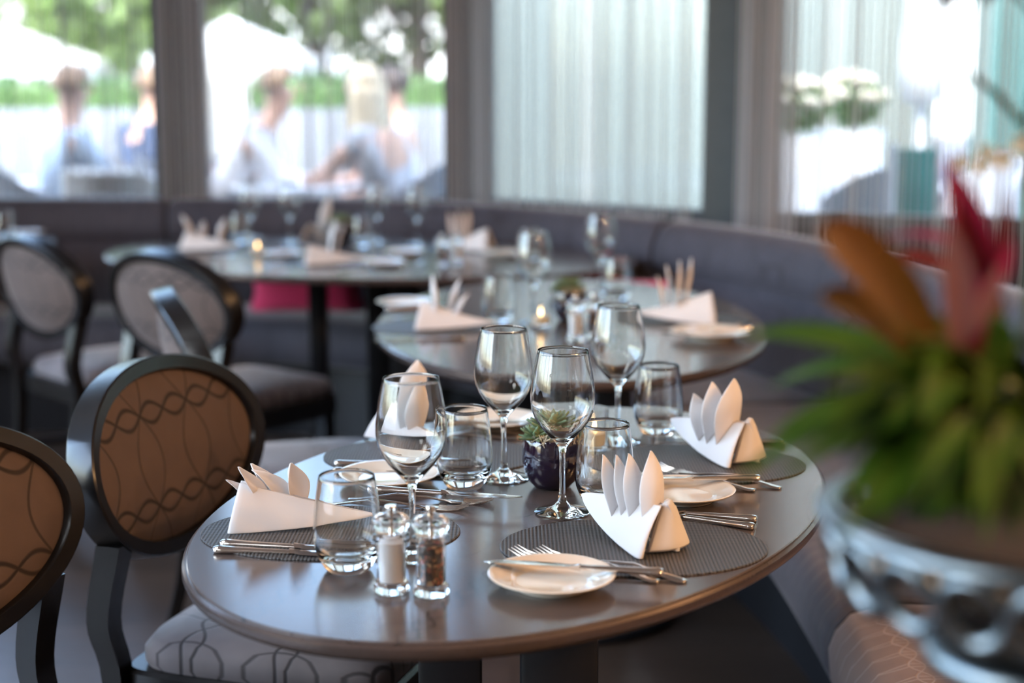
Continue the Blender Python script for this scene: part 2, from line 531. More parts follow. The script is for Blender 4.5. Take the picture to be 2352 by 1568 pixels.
# ------------------------------------------------------------------ mesh helpers
class MB:
    def __init__(s):
        s.v, s.f = [], []

    def add(s, vs, fs):
        n = len(s.v)
        s.v += [tuple(v) for v in vs]
        s.f += [tuple(i + n for i in f) for f in fs]
        return s

    def grid(s, rows, closed_u=False, closed_v=False, flip=False):
        n = len(s.v)
        R, K = len(rows), len(rows[0])
        for r in rows:
            s.v += [tuple(p) for p in r]
        for i in range(R if closed_v else R - 1):
            for j in range(K if closed_u else K - 1):
                a = n + i * K + j
                b = n + i * K + (j + 1) % K
                c = n + ((i + 1) % R) * K + (j + 1) % K
                d = n + ((i + 1) % R) * K + j
                s.f.append((d, c, b, a) if flip else (a, b, c, d))
        return s

    def lathe(s, prof, seg=32, o=(0, 0, 0)):
        """prof: (r, z) list; r == 0 ends close on the axis"""
        n = len(s.v)
        idx = []
        for r, z in prof:
            if r <= 1e-7:
                s.v.append((o[0], o[1], o[2] + z))
                idx.append([len(s.v) - 1] * seg)
            else:
                k = len(s.v)
                for i in range(seg):
                    a = 2 * pi * i / seg
                    s.v.append((o[0] + r * cos(a), o[1] + r * sin(a), o[2] + z))
                idx.append(list(range(k, k + seg)))
        for p, q in zip(idx, idx[1:]):
            for i in range(seg):
                j = (i + 1) % seg
                f = []
                for t in (p[i], p[j], q[j], q[i]):
                    if t not in f:
                        f.append(t)
                if len(f) > 2:
                    s.f.append(tuple(f))
        return s

    def ell(s, rings, seg=64, cap=True):
        """rings: (a, b, z[, cx, cy]) ellipses stacked, capped at both ends"""
        n = len(s.v)
        for r in rings:
            a, b, z = r[:3]
            cx, cy_ = (r[3], r[4]) if len(r) > 3 else (0, 0)
            for i in range(seg):
                t = 2 * pi * i / seg
                s.v.append((cx + a * cos(t), cy_ + b * sin(t), z))
        for k in range(len(rings) - 1):
            for i in range(seg):
                j = (i + 1) % seg
                s.f.append((n + k * seg + i, n + k * seg + j, n + (k + 1) * seg + j, n + (k + 1) * seg + i))
        if cap:
            s.f.append(tuple(n + i for i in reversed(range(seg))))
            s.f.append(tuple(n + (len(rings) - 1) * seg + i for i in range(seg)))
        return s

    def box(s, x0, x1, y0, y1, z0, z1, bev=0.0, seg=2):
        bm = bmesh.new()
        bmesh.ops.create_cube(bm, size=1)
        for v in bm.verts:
            v.co = Vector(((x0 + x1) / 2 + v.co.x * (x1 - x0), (y0 + y1) / 2 + v.co.y * (y1 - y0), (z0 + z1) / 2 + v.co.z * (z1 - z0)))
        if bev:
            bmesh.ops.bevel(bm, geom=bm.edges[:], offset=bev, segments=seg, profile=0.5, affect='EDGES')
        bm.verts.index_update()
        s.add([v.co for v in bm.verts], [[v.index for v in f.verts] for f in bm.faces])
        bm.free()
        return s

    def tube(s, pts, rad, seg=8, cap=True, flat=1.0, up=None):
        """sweep a circle (or flattened ellipse) along points; rad a number or list"""
        pts = [Vector(p) for p in pts]
        if not isinstance(rad, (list, tuple)):
            rad = [rad] * len(pts)
        rows = []
        ref = Vector(up) if up else None
        for i, p in enumerate(pts):
            d = (pts[min(i + 1, len(pts) - 1)] - pts[max(i - 1, 0)]).normalized()
            if ref is None:
                ref = Vector((0, 0, 1)) if abs(d.z) < 0.9 else Vector((1, 0, 0))
            a = d.cross(ref).normalized()
            b = a.cross(d).normalized()
            if not up:
                ref = b
            rows.append([p + a * rad[i] * cos(2 * pi * k / seg) + b * rad[i] * flat * sin(2 * pi * k / seg) for k in range(seg)])
        n = len(s.v)
        s.grid(rows, closed_u=True, flip=True)
        if cap:
            s.f.append(tuple(n + k for k in range(seg)))
            m = n + (len(rows) - 1) * seg
            s.f.append(tuple(m + k for k in reversed(range(seg))))
        return s

    def prism(s, p0, p1, w0, w1, d0=None, d1=None, side=(1, 0, 0)):
        """square-section bar from p0 to p1"""
        p0, p1 = Vector(p0), Vector(p1)
        d0 = d0 or w0
        d1 = d1 or w1
        d = (p1 - p0).normalized()
        a = Vector(side)
        a = (a - d * a.dot(d)).normalized()
        b = d.cross(a)
        vs = []
        for p, w, dd in ((p0, w0, d0), (p1, w1, d1)):
            for sa, sb in ((-1, -1), (1, -1), (1, 1), (-1, 1)):
                vs.append(p + a * sa * w / 2 + b * sb * dd / 2)
        return s.add(vs, [(3, 2, 1, 0), (4, 5, 6, 7), (0, 1, 5, 4), (1, 2, 6, 5), (2, 3, 7, 6), (3, 0, 4, 7)])

    def ball(s, c, r, seg=12, ring=8):
        rx, ry, rz = r if isinstance(r, (tuple, list)) else (r, r, r)
        k = len(s.v)
        s.lathe([(max(0, sin(pi * i / ring)) if 0 < i < ring else 0, -cos(pi * i / ring)) for i in range(ring + 1)], seg)
        s.v[k:] = [(c[0] + x * rx, c[1] + y * ry, c[2] + z * rz) for x, y, z in s.v[k:]]
        return s

    def xf(s, mtx, k=0):
        s.v[k:] = [tuple(mtx @ Vector(v)) for v in s.v[k:]]
        return s


def obj(name, mb, m, parent=None, loc=None, rz=0.0, smooth=40, mods=()):
    me = bpy.data.meshes.new(name)
    me.from_pydata(mb.v, [], mb.f)
    me.validate()
    bm = bmesh.new()
    bm.from_mesh(me)
    bmesh.ops.recalc_face_normals(bm, faces=bm.faces[:])
    bm.to_mesh(me)
    bm.free()
    if smooth:
        me.polygons.foreach_set('use_smooth', [True] * len(me.polygons))
        me.set_sharp_from_angle(angle=radians(smooth))
    me.materials.append(m)
    o = bpy.data.objects.new(name, me)
    C.objects.link(o)
    if parent:
        o.parent = parent
    if loc is not None:
        o.location = loc
    if rz:
        o.rotation_euler = (0, 0, rz)
    for kind, kw in mods:
        md = o.modifiers.new(kind.lower(), kind)
        for k, v in kw.items():
            setattr(md, k, v)
    return o


def tag(o, label=None, cat=None, group=None, kind=None):
    if label:
        o['label'] = label
    if cat:
        o['category'] = cat
    if group:
        o['group'] = group
    if kind:
        o['kind'] = kind
    return o


def empty(name, loc, rz=0.0):
    o = bpy.data.objects.new(name, None)
    o.empty_display_size = 0.05
    C.objects.link(o)
    o.location = loc
    o.rotation_euler = (0, 0, rz)
    return o


def copy_tree(o, parent=None):
    c = o.copy()
    C.objects.link(c)
    if parent:
        c.parent = parent
    for ch in list(o.children):
        copy_tree(ch, c)
    return c


PROTO = {}


def put(key, maker, loc, rz, label, cat, group=None, scale=1.0, tilt=None):
    """first use builds the thing, later uses copy it and its parts"""
    if key not in PROTO:
        PROTO[key] = o = maker()
    else:
        o = copy_tree(PROTO[key])
    o.location = loc
    o.rotation_euler = (tilt[0], tilt[1], rz) if tilt else (0, 0, rz)
    o.scale = (scale,) * 3
    tag(o, label, cat, group)
    return o


def catmull(pts, n=8):
    P = [Vector(p) for p in pts]
    P = [P[0] * 2 - P[1]] + P + [P[-1] * 2 - P[-2]]
    out = []
    for i in range(1, len(P) - 2):
        a, b, c, d = P[i - 1:i + 3]
        for k in range(n):
            t = k / n
            out.append(0.5 * ((2 * b) + (c - a) * t + (2 * a - 5 * b + 4 * c - d) * t * t + (3 * b - a - 3 * c + d) * t ** 3))
    out.append(P[-2])
    return out


# ------------------------------------------------------------------ room
def struct(name, mb, m, label=None, **k):
    o = obj(name, mb, m, **k)
    o['kind'] = 'structure'
    if label:
        o['label'] = label
        o['category'] = name.split('_')[0]
    return o


W = [Vector((-3.7, 6.6)), Vector((-0.20, 6.6)), Vector((0.80, 5.85)), Vector((3.4, 5.0))]
CEIL = 2.95
SILL = 0.80
HEAD = 2.78

fl = MB()
fl.add([(-3.7, -3, 0), (3.4, -3, 0), (3.4, 5.0, 0), (0.8, 5.85, 0), (-0.2, 6.6, 0), (-3.7, 6.6, 0)], [(0, 1, 2, 3, 4, 5)])
fl.add([(-3.7, -3, -0.1), (3.4, -3, -0.1), (3.4, 5.0, -0.1), (0.8, 5.85, -0.1), (-0.2, 6.6, -0.1), (-3.7, 6.6, -0.1)], [(5, 4, 3, 2, 1, 0)])
struct('floor', fl, M['floor'], 'dark oak plank floor under the tables and chairs')
ce = MB()
ce.add([(x, y, z) for z in (CEIL, CEIL + 0.2) for x, y in ((-3.9, -3.2), (3.6, -3.2), (3.6, 5.1), (0.85, 6.0), (-0.15, 6.8), (-3.9, 6.8))],
       [(5, 4, 3, 2, 1, 0), (6, 7, 8, 9, 10, 11)] + [(i, (i + 1) % 6, 6 + (i + 1) % 6, 6 + i) for i in range(6)])
struct('ceiling', ce, M['ceiling'])
struct('wall_right', MB().box(3.4, 3.6, -3.2, 5.0, 0, CEIL), M['wall_in'])
struct('wall_back', MB().box(-3.9, 3.6, -3.2, -3.0, 0, CEIL), M['wall_in'])
wl_ = MB().box(-3.9, -3.7, -3.0, -2.6, 0, CEIL).box(-3.9, -3.7, 5.2, 6.8, 0, CEIL).box(-3.9, -3.7, -2.6, 5.2, 0, 0.4).box(-3.9, -3.7, -2.6, 5.2, 2.85, CEIL)
struct('wall_left', wl_, M['wall_in'])
wf = MB()
for k in range(7):
    wf.box(-3.84, -3.76, -2.6 + 1.29 * k, -2.54 + 1.29 * k, 0.4, 2.85)
wf.box(-3.84, -3.76, -2.6, 5.2, 0.4, 0.46).box(-3.84, -3.76, -2.6, 5.2, 2.79, 2.85)
w5 = struct('window_5', wf, M['frame_grey'])
obj('pane', MB().box(-3.805, -3.795, -2.55, 5.15, 0.45, 2.8), M['pane_clear'], w5, smooth=0)


def seg_box(mb, a, b, u0, u1, off0, off1, z0, z1):
    """box along the line a->b, u in metres from a, offset positive towards the outside"""
    d = (b - a).normalized()
    n = Vector((-d.y, d.x))
    P = []
    for z in (z0, z1):
        for u, o in ((u0, off0), (u1, off0), (u1, off1), (u0, off1)):
            q = a + d * u + n * o
            P.append((q.x, q.y, z))
    mb.add(P, [(3, 2, 1, 0), (4, 5, 6, 7), (0, 1, 5, 4), (1, 2, 6, 5), (2, 3, 7, 6), (3, 0, 4, 7)])
    return mb


def window(name, a, b, u0, u1, label):
    f = MB()
    t = 0.05
    seg_box(f, a, b, u0, u1, 0, 0.09, SILL, SILL + t)
    seg_box(f, a, b, u0, u1, 0, 0.09, HEAD - t, HEAD)
    seg_box(f, a, b, u0, u0 + 0.035, 0, 0.09, SILL + t, HEAD - t)
    seg_box(f, a, b, u1 - 0.035, u1, 0, 0.09, SILL + t, HEAD - t)
    o = struct(name, f, M['frame_grey'], label, smooth=0)
    p = seg_box(MB(), a, b, u0 + 0.03, u1 - 0.03, 0.035, 0.047, SILL + t * 0.8, HEAD - t * 0.8)
    pn = obj('pane', p, M['pane'], o, smooth=0)
    return o


L0 = (W[1] - W[0]).length
L1 = (W[2] - W[1]).length
L2 = (W[3] - W[2]).length
XA = -1.43 + 3.7            # pillar between the two left windows, measured along the left wall
window('window_1', W[0], W[1], 0.1, XA - 0.075, 'window at far left with hedge and guests outside')
window('window_2', W[0], W[1], XA + 0.075, L0 - 0.06, 'window behind the long laid table showing the blond woman outside')
window('window_3', W[1], W[2], 0.06, L1 - 0.05, 'pale green window between the two right hand pillars')
window('window_4', W[2], W[3], 0.17, 1.6, 'window behind the pink flowering plant')
window('window_6', W[2], W[3], 1.68, L2 - 0.02, 'window in the right corner of the room')
par = MB()
for a, b, L in ((W[0], W[1], L0), (W[1], W[2], L1), (W[2], W[3], L2)):
    seg_box(par, a, b, 0, L, 0.0, 0.16, 0, SILL)
struct('wall_front', par, M['parapet'], smooth=0)
hd = MB()
for a, b, L in ((W[0], W[1], L0), (W[1], W[2], L1), (W[2], W[3], L2)):
    seg_box(hd, a, b, 0, L, 0.0, 0.16, HEAD, CEIL)
struct('trim_1', hd, M['frame_grey'], smooth=0)
pa = seg_box(MB(), W[0], W[1], XA - 0.075, XA + 0.075, -0.03, 0.15, 0, CEIL)
struct('trim_2', pa, M['frame_grey'], smooth=0)
pb = MB().box(W[1].x - 0.075, W[1].x + 0.075, W[1].y - 0.02, W[1].y + 0.14, 0, CEIL)
struct('trim_3', pb, M['frame_grey'], smooth=0)
pc = seg_box(MB(), W[2], W[3], -0.06, 0.17, -0.03, 0.15, 0, CEIL)
struct('trim_4', pc, M['frame_teal'], smooth=0)
pd = seg_box(MB(), W[2], W[3], 1.6, 1.68, -0.02, 0.15, 0, CEIL)
struct('trim_5', pd, M['frame_grey'], smooth=0)


# thread curtains: hundreds of hanging threads, one object per window
def curtain(label, a, b, u0, u1, step, dens, m, width, off=-0.10, z0=0.52, name='thread_curtain', seed=1):
    rnd = random.Random(seed)
    mb = MB()
    d = (b - a).normalized()
    n = Vector((-d.y, d.x))
    u = u0
    while u < u1:
        if rnd.random() < dens(u):
            w = width * rnd.uniform(0.6, 1.3)
            o = off + rnd.uniform(-0.02, 0.02)
            q = a + d * u + n * o
            zz = z0 + rnd.uniform(-0.05, 0.05)
            rows = []
            for z in (CEIL - 0.02, zz):
                jx = rnd.uniform(-0.004, 0.004)
                rows.append([(q.x + d.x * (jx + w * cos(k * pi / 2)) + n.x * w * 0.6 * sin(k * pi / 2),
                              q.y + d.y * (jx + w * cos(k * pi / 2)) + n.y * w * 0.6 * sin(k * pi / 2), z) for k in range(4)])
            mb.grid(rows, closed_u=True)
        u += step * rnd.uniform(0.5, 1.5)
    o = obj(name, mb, m, smooth=0)
    tag(o, label, 'curtain', 'thread curtains in front of the windows', 'stuff')
    return o


curtain('silver thread curtain hanging across the far left window', W[0], W[1], 0.9, XA - 0.1, 0.0095, lambda u: 0.85, M['string'], 0.0021, seed=2)
curtain('silver thread curtain hanging in front of the window behind the long table', W[0], W[1], XA + 0.2, L0 - 0.1, 0.0095, lambda u: 0.85, M['string'], 0.0021, seed=3)
curtain('bunched grey thread curtain over the left window pillar', W[0], W[1], XA - 0.06, XA + 0.2, 0.0045, lambda u: 0.95, M['string_dark'], 0.0022, seed=4)
curtain('bunched grey thread curtain over the middle window pillar', W[0], W[1], L0 - 0.08, L0 + 0.12, 0.005, lambda u: 0.95, M['string_dark'], 0.0022, seed=5)
curtain('dense silver thread curtain over the pale green window', W[1], W[2], 0.12, L1 - 0.08, 0.0085, lambda u: 0.95, M['string'], 0.002, seed=6)
curtain('gathered grey thread curtain beside the blue grey pillar', W[2], W[3], 0.08, 0.3, 0.006, lambda u: 0.95, M['string_dark'], 0.003, seed=7, off=-0.13)
curtain('loose thread curtain behind the pink flowering plant', W[2], W[3], 0.3, 1.9, 0.017, lambda u: 0.8, M['string'], 0.0032, seed=8, off=-0.13)

# ------------------------------------------------------------------ banquette
BACK = [(-3.6, 6.12), (-2.4, 6.12), (-1.4, 6.12), (-0.7, 6.08), (-0.15, 5.80), (0.45, 5.14), (0.77, 4.55), (0.92, 4.0), (1.03, 3.3), (1.05, 2.5), (1.02, 1.9), (1.0, 1.2)]
BP = catmull([(x, y, 0) for x, y in BACK], 14)
BL = [0.0]
for i in range(1, len(BP)):
    BL.append(BL[-1] + (BP[i] - BP[i - 1]).length)


def path_at(s):
    for i in range(1, len(BP)):
        if BL[i] >= s or i == len(BP) - 1:
            t = (s - BL[i - 1]) / max(1e-6, BL[i] - BL[i - 1])
            p = BP[i - 1].lerp(BP[i], t)
            a = BP[max(0, i - 2)]
            b = BP[min(len(BP) - 1, i + 1)]
            d = (b - a).normalized()
            return p, Vector((-d.y, d.x, 0))       # normal points outside


def s_of(x, y):
    return BL[min(range(len(BP)), key=lambda i: (BP[i].x - x) ** 2 + (BP[i].y - y) ** 2)]


def sweep(mb, prof, s0, s1, step=0.06, inset=0.03):
    """prof: closed list of (offset, z); the ends are rounded by shrinking the section"""
    cx = sum(p[0] for p in prof) / len(prof)
    cz = sum(p[1] for p in prof) / len(prof)
    S = [(s0, 1 - inset * 2.2), (s0 + inset * 0.3, 1 - inset * 0.8), (s0 + inset, 1.0)]
    n = max(3, int((s1 - s0) / step))
    S += [(s0 + inset + (s1 - s0 - 2 * inset) * k / n, 1.0) for k in range(1, n)]
    S += [(s1 - inset, 1.0), (s1 - inset * 0.3, 1 - inset * 0.8), (s1, 1 - inset * 2.2)]
    rows = []
    for s, k in S:
        p, nrm = path_at(s)
        rows.append([p + nrm * (cx + (o - cx) * k) + Vector((0, 0, cz + (z - cz) * k)) for o, z in prof])
    n0 = len(mb.v)
    mb.grid(rows, closed_u=True)
    K = len(prof)
    mb.f.append(tuple(n0 + k for k in range(K)))
    m_ = n0 + (len(rows) - 1) * K
    mb.f.append(tuple(m_ + k for k in reversed(range(K))))
    return mb


BPROF = [(0.0, 0.44), (-0.005, 0.50), (0.015, 0.60), (0.026, 0.66), (0.054, 0.70), (0.026, 0.735), (0.027, 0.78), (0.045, 0.83), (0.075, 0.865), (0.12, 0.875), (0.16, 0.86), (0.18, 0.82), (0.18, 0.44)]
SPROF = [(-0.47, 0.29), (-0.495, 0.30), (-0.515, 0.34), (-0.52, 0.39), (-0.51, 0.42), (-0.485, 0.45), (-0.44, 0.465), (-0.3, 0.47), (-0.1, 0.465), (-0.005, 0.455), (-0.005, 0.29)]
PPROF = [(-0.36, 0.0), (-0.36, 0.29), (0.17, 0.29), (0.17, 0.0)]
cuts = [0.0, s_of(-1.42, 6.12), s_of(0.44, 5.15), s_of(0.865, 4.12), s_of(1.0, 2.46), BL[-1] - 0.02]
BLAB = ['dark grey banquette section against the far left window',
        'dark grey banquette section behind the long laid table with the magenta cushion',
        'grey channelled banquette section curving behind the middle table',
        'grey banquette section behind the plant beside the front table',
        'patterned banquette section with warm light painted in, nearest the camera under the plant']
for i in range(5):
    s0, s1 = cuts[i] + 0.008, cuts[i + 1] - 0.008
    e = empty('banquette', (0, 0, 0))
    tag(e, BLAB[i], 'bench', 'banquette sections along the windows')
    ml = M['bench_warm_lit'] if i == 4 else M['bench_part_warm'] if i == 3 else M['bench']
    obj('seat', sweep(MB(), SPROF, s0, s1), ml, e, smooth=50)
    obj('backrest', sweep(MB(), BPROF, s0, s1), M['bench'], e, smooth=50)
    obj('plinth', sweep(MB(), PPROF, s0 + 0.02, s1 - 0.02), M['leg_black'], e, smooth=30)


def pillow():
    mb = MB()
    n = 14
    for sgn in (1, -1):
        rows = []
        for i in range(n + 1):
            r = []
            for j in range(n + 1):
                u, v = 2 * i / n - 1, 2 * j / n - 1
                e = (1 - u ** 4) * (1 - v ** 4)
                pin = 1 - 0.10 * (1 - abs(u * v)) * (max(abs(u), abs(v)) ** 6)
                r.append((u * 0.5 * pin, sgn * 0.16 * e ** 0.55, v * 0.5 * pin))
            rows.append(r)
        mb.grid(rows, flip=sgn < 0)
    return mb


def red_cushion(px0, px1, y0, y1, D, label, rz, lean):
    p = atd((px0 + px1) / 2, (y0 + y1) / 2, D)
    w = (px1 - px0) / FPX * D
    h = (y1 - y0) / FPX * D
    mb = pillow().xf(Matrix.Diagonal((w, 0.55, h, 1)))
    mb.xf(Matrix.Rotation(lean, 4, 'X'))
    o = obj('cushion', mb, M['cushion_red'], loc=p, rz=rz, smooth=80)
    tag(o, label, 'cushion', 'magenta cushions on the banquette')


red_cushion(572, 842, 610, 725, 5.86, 'magenta cushion leaning on the banquette under the long table', 0, -0.2)
p_ = atd(1405, 690, 4.87)
mb_ = pillow().xf(Matrix.Diagonal((0.34, 0.5, 0.25, 1))).xf(Matrix.Rotation(-0.25, 4, 'X'))
tag(obj('cushion', mb_, M['cushion_red'], loc=(0.36, 4.86, 0.597), rz=radians(-45), smooth=80), 'magenta cushion half hidden behind the glasses of the middle table', 'cushion', 'magenta cushions on the banquette')


# ------------------------------------------------------------------ tables
def table(name, label, c, a, b, th, legs, zt=0.75):
    e = empty(name, (c[0], c[1], 0), th)
    tag(e, label, 'table', 'laid dining tables')
    t = 0.024
    prof = [(-0.03, -t), (-0.012, -t), (-0.003, -t * 0.8), (0.0, -t * 0.5), (-0.001, -t * 0.25), (-0.004, -0.0035)]
    obj('table_edge', MB().ell([(a + o, b + o, zt + z) for o, z in prof] + [(a - 0.0045, b - 0.0045, zt - 0.003)], 128), M['table_edge'], e)
    obj('tabletop', MB().ell([(a - 0.006, b - 0.006, zt - 0.006), (a - 0.006, b - 0.006, zt - 0.0012), (a - 0.0075, b - 0.0075, zt)], 128), M['table'], e, smooth=30)
    ring = MB().box(-0.2, 0.2, -0.2, 0.2, zt - t - 0.03, zt - t + 0.001, 0.006)
    obj('top_plate', ring, M['leg_black'], e)
    for x, y, w, d, r in legs:
        l = MB().box(-w / 2, w / 2, -d / 2, d / 2, 0.02, zt - t - 0.02, 0.008)
        l.xf(Matrix.Translation((x, y, 0)) @ Matrix.Rotation(r, 4, 'Z'))
        obj('leg', l, M['leg_black'], e)
    obj('base', MB().ell([(0.27, 0.27, 0.0), (0.28, 0.28, 0.004), (0.28, 0.28, 0.014), (0.265, 0.265, 0.022)], 64), M['leg_black'], e)
    return e


T1C, T1A, T1B, T1R = (0.027, 2.105), 0.404, 0.626, -0.396
T2C, T2A, T2B, T2R = (0.142, 3.75), 0.478, 0.82, -0.006
T3C, T3A, T3B, T3R = (-0.50, 5.24), 0.94, 0.65, -0.25
table('dining_table', 'dark oval dining table in the front with salt and pepper mills', T1C, T1A, T1B, T1R,
      [(-0.1, -0.06, 0.09, 0.06, 0.396), (0.055, -0.03, 0.11, 0.06, 0.396), (0.0, 0.13, 0.1, 0.06, 0.396)])
table('dining_table', 'dark oval dining table in the middle in front of the curved bench', T2C, T2A, T2B, T2R,
      [(-0.11, 0.0, 0.09, 0.06, 0), (0.11, -0.05, 0.09, 0.06, 0), (0.0, 0.15, 0.09, 0.06, 0)])
table('dining_table', 'long dark dining table at the back along the window bench', T3C, T3A, T3B, T3R,
      [(-0.16, -0.06, 0.065, 0.06, 0.25), (0.16, -0.06, 0.10, 0.07, 0.25), (0.0, 0.12, 0.09, 0.06, 0.25)])
table('dining_table', 'pale lit table at the far left edge behind the oval chair', (-2.38, 5.7), 0.66, 0.42, 0.0,
      [(-0.14, 0.0, 0.08, 0.06, 0), (0.14, 0.0, 0.08, 0.06, 0)])


# ------------------------------------------------------------------ chairs
def make_chair():
    e = empty('dining_chair', (0, 0, 0))
    R = 0.21                     # rake of the backrest
    ZC = 0.718
    A, B = 0.27, 0.162

    def back_pt(y, zz, xo):      # local plane of the backrest: y lateral, zz up in the plane, xo along its normal
        curve = -0.10 * (y * y) / (A * A) * 0.35
        return (-0.235 - zz * sin(R) + (xo - curve) * cos(R), y, ZC + zz * cos(R) + (xo - curve) * sin(R))
    rows = []
    for i in range(72):
        t = 2 * pi * i / 72
        sec = []
        ct, st = cos(t), sin(t)
        for ro, xo in ((0, -0.021), (0.003, -0.025), (0.024, -0.025), (0.027, -0.022), (0.027, 0.022), (0.024, 0.025), (0.003, 0.025), (0, 0.021)):
            a, b = A - 0.027 + ro, B - 0.027 + ro
            sec.append(back_pt(a * ct, b * st, xo))
        rows.append(sec)
    obj('back_frame', MB().grid(rows, closed_u=True, closed_v=True), M['wood_black'], e)
    pad = MB()
    for sgn in (1, -1):
        rr = []
        for k in range(9):
            q = 1 - k / 8
            xo = sgn * (0.012 + 0.018 * (1 - q ** 3))
            rr.append([back_pt((A - 0.026) * q * cos(2 * pi * i / 48), (B - 0.026) * q * sin(2 * pi * i / 48), xo) for i in range(48)])
        pad.grid(rr, closed_u=True, flip=sgn > 0)
    obj('backrest', pad, M['chair_back'], e, smooth=60)
    # seat
    def sq(a, b, n, z, ox=0.0):
        out = []
        for i in range(64):
            t = 2 * pi * i / 64
            c, s = cos(t), sin(t)
            out.append((ox + a * math.copysign(abs(c) ** (2 / n), c), b * math.copysign(abs(s) ** (2 / n), s), z))
        return out
    cu = MB()
    rows = [sq(0.206, 0.192, 7, 0.42, 0.03), sq(0.212, 0.198, 7, 0.432, 0.03), sq(0.212, 0.198, 7, 0.452, 0.03), sq(0.202, 0.188, 6, 0.468, 0.03), sq(0.165, 0.155, 5, 0.478, 0.03), sq(0.09, 0.085, 3, 0.483, 0.03), sq(0.001, 0.001, 2, 0.484, 0.03)]
    cu.grid(rows, closed_u=True)
    obj('seat_cushion', cu, M['chair_seat'], e, smooth=60)
    fr = MB().grid([sq(0.20, 0.185, 10, 0.36, 0.02), sq(0.215, 0.198, 10, 0.363, 0.02), sq(0.225, 0.204, 10, 0.37, 0.02), sq(0.225, 0.204, 10, 0.417, 0.02), sq(0.219, 0.198, 10, 0.423, 0.02), sq(0.19, 0.18, 10, 0.423, 0.02)], closed_u=True)
    n0 = len(fr.v)
    fr.f.append(tuple(range(64)))
    fr.f.append(tuple(n0 - 1 - k for k in range(64)))
    obj('seat_frame', fr, M['wood_black'], e, smooth=35)
    for s in (-1, 1):
        obj('leg', MB().prism((0.19, s * 0.18, 0.39), (0.205, s * 0.185, 0.0), 0.042, 0.028), M['wood_black'], e, smooth=0)
        lg = MB()
        top = back_pt(s * 0.20, -0.098, 0)
        path = catmull([top, (-0.222, s * 0.20, 0.50), (-0.205, s * 0.195, 0.40), (-0.225, s * 0.19, 0.18), (-0.27, s * 0.185, 0.0)], 5)
        rows = []
        for i, p in enumerate(path):
            w = 0.021 - 0.007 * i / (len(path) - 1)
            rows.append([(p.x + dx * w, p.y + dy * w, p.z) for dx, dy in ((-1, -1), (1, -1), (1, 1), (-1, 1))])
        n1 = len(lg.v)
        lg.grid(rows, closed_u=True)
        lg.f += [(0, 1, 2, 3), tuple(n1 + len(rows) * 4 - 1 - k for k in range(4))]
        obj('leg', lg, M['wood_black'], e, smooth=35)
        obj('stretcher', MB().prism((0.195, s * 0.182, 0.17), (-0.225, s * 0.19, 0.19), 0.02, 0.02, side=(0, 1, 0)), M['wood_black'], e, smooth=0)
    return e


def chair(bx, by, yaw, label):
    """bx, by: centre of the backrest"""
    y = radians(yaw)
    put('chair', make_chair, (bx + 0.235 * cos(y), by + 0.235 * sin(y), 0), y, label, 'chair', 'oval back chairs at the tables')


chair(-0.588, 2.47, -18, 'oval back chair with copper brown velvet pulled up to the front left placemat')
chair(-0.80, 1.95, -27, 'oval back chair cut off by the left edge of the photo, nearest the camera')
chair(-0.745, 3.36, 17, 'chair seen edge on with its narrow curved back frame, behind the brown velvet chair')
chair(-0.965, 4.2, 50, 'oval back chair seen from behind in front of the long table')
chair(-1.46, 4.62, 43, 'oval back chair seen from behind at the far left below the pale table')
# ------------------------------------------------------------------ table ware
TZ = 0.75
MT = 0.0022       # placemat thickness


def make_mat():
    rx, ry = 0.168, 0.124
    return obj('placemat', MB().ell([(rx - 0.001, ry - 0.001, 0), (rx, ry, 0.0006), (rx, ry, MT - 0.0006), (rx - 0.001, ry - 0.001, MT)], 96), M['mat'], smooth=30)


def make_wine():
    e = empty('wine_glass', (0, 0, 0))
    outer = [(0.0, 0.0), (0.034, 0.0), (0.0375, 0.0008), (0.0378, 0.0018), (0.034, 0.0032), (0.022, 0.0056), (0.012, 0.0095), (0.0065, 0.016), (0.0046, 0.026),
             (0.0039, 0.045), (0.0038, 0.065), (0.0043, 0.082), (0.0062, 0.0915), (0.0105, 0.0975), (0.019, 0.1065), (0.029, 0.118), (0.0372, 0.130), (0.0420, 0.1425),
             (0.0437, 0.155), (0.0434, 0.168), (0.0415, 0.184), (0.0383, 0.203), (0.0350, 0.2195), (0.0341, 0.2235)]
    inner = [(0.0338, 0.2242), (0.0333, 0.2236), (0.0341, 0.219), (0.0373, 0.203), (0.0405, 0.184), (0.0424, 0.168), (0.0427, 0.155), (0.0409, 0.1432),
             (0.0359, 0.131), (0.0275, 0.1195), (0.0172, 0.1085), (0.008, 0.1015), (0.0, 0.1002)]
    k = next(i for i, p in enumerate(outer) if p[1] > 0.0125)
    mb = MB().lathe(outer + inner, 56)
    return obj_as(e, 'bowl', mb)


def obj_as(e, name, mb):
    """a blown glass is one piece: drop the empty and return the mesh itself"""
    n = e.name.split('.')[0]
    bpy.data.objects.remove(e)
    return obj(n, mb, M['glass'], smooth=50)


def make_tumbler():
    prof = [(0.0, 0.0022), (0.018, 0.0018), (0.0215, 0.0), (0.025, 0.0006), (0.0295, 0.006), (0.035, 0.016), (0.0395, 0.028), (0.0412, 0.039), (0.0411, 0.052), (0.0395, 0.071),
            (0.0368, 0.093), (0.0340, 0.112), (0.0332, 0.1158), (0.0326, 0.1165), (0.0320, 0.1156), (0.0328, 0.111), (0.0356, 0.093), (0.0383, 0.071), (0.0399, 0.052), (0.0399, 0.040),
            (0.0379, 0.030), (0.0325, 0.0215), (0.022, 0.0165), (0.010, 0.0148), (0.0, 0.0145)]
    return obj('tumbler', MB().lathe(prof, 56), M['glass'], smooth=50)


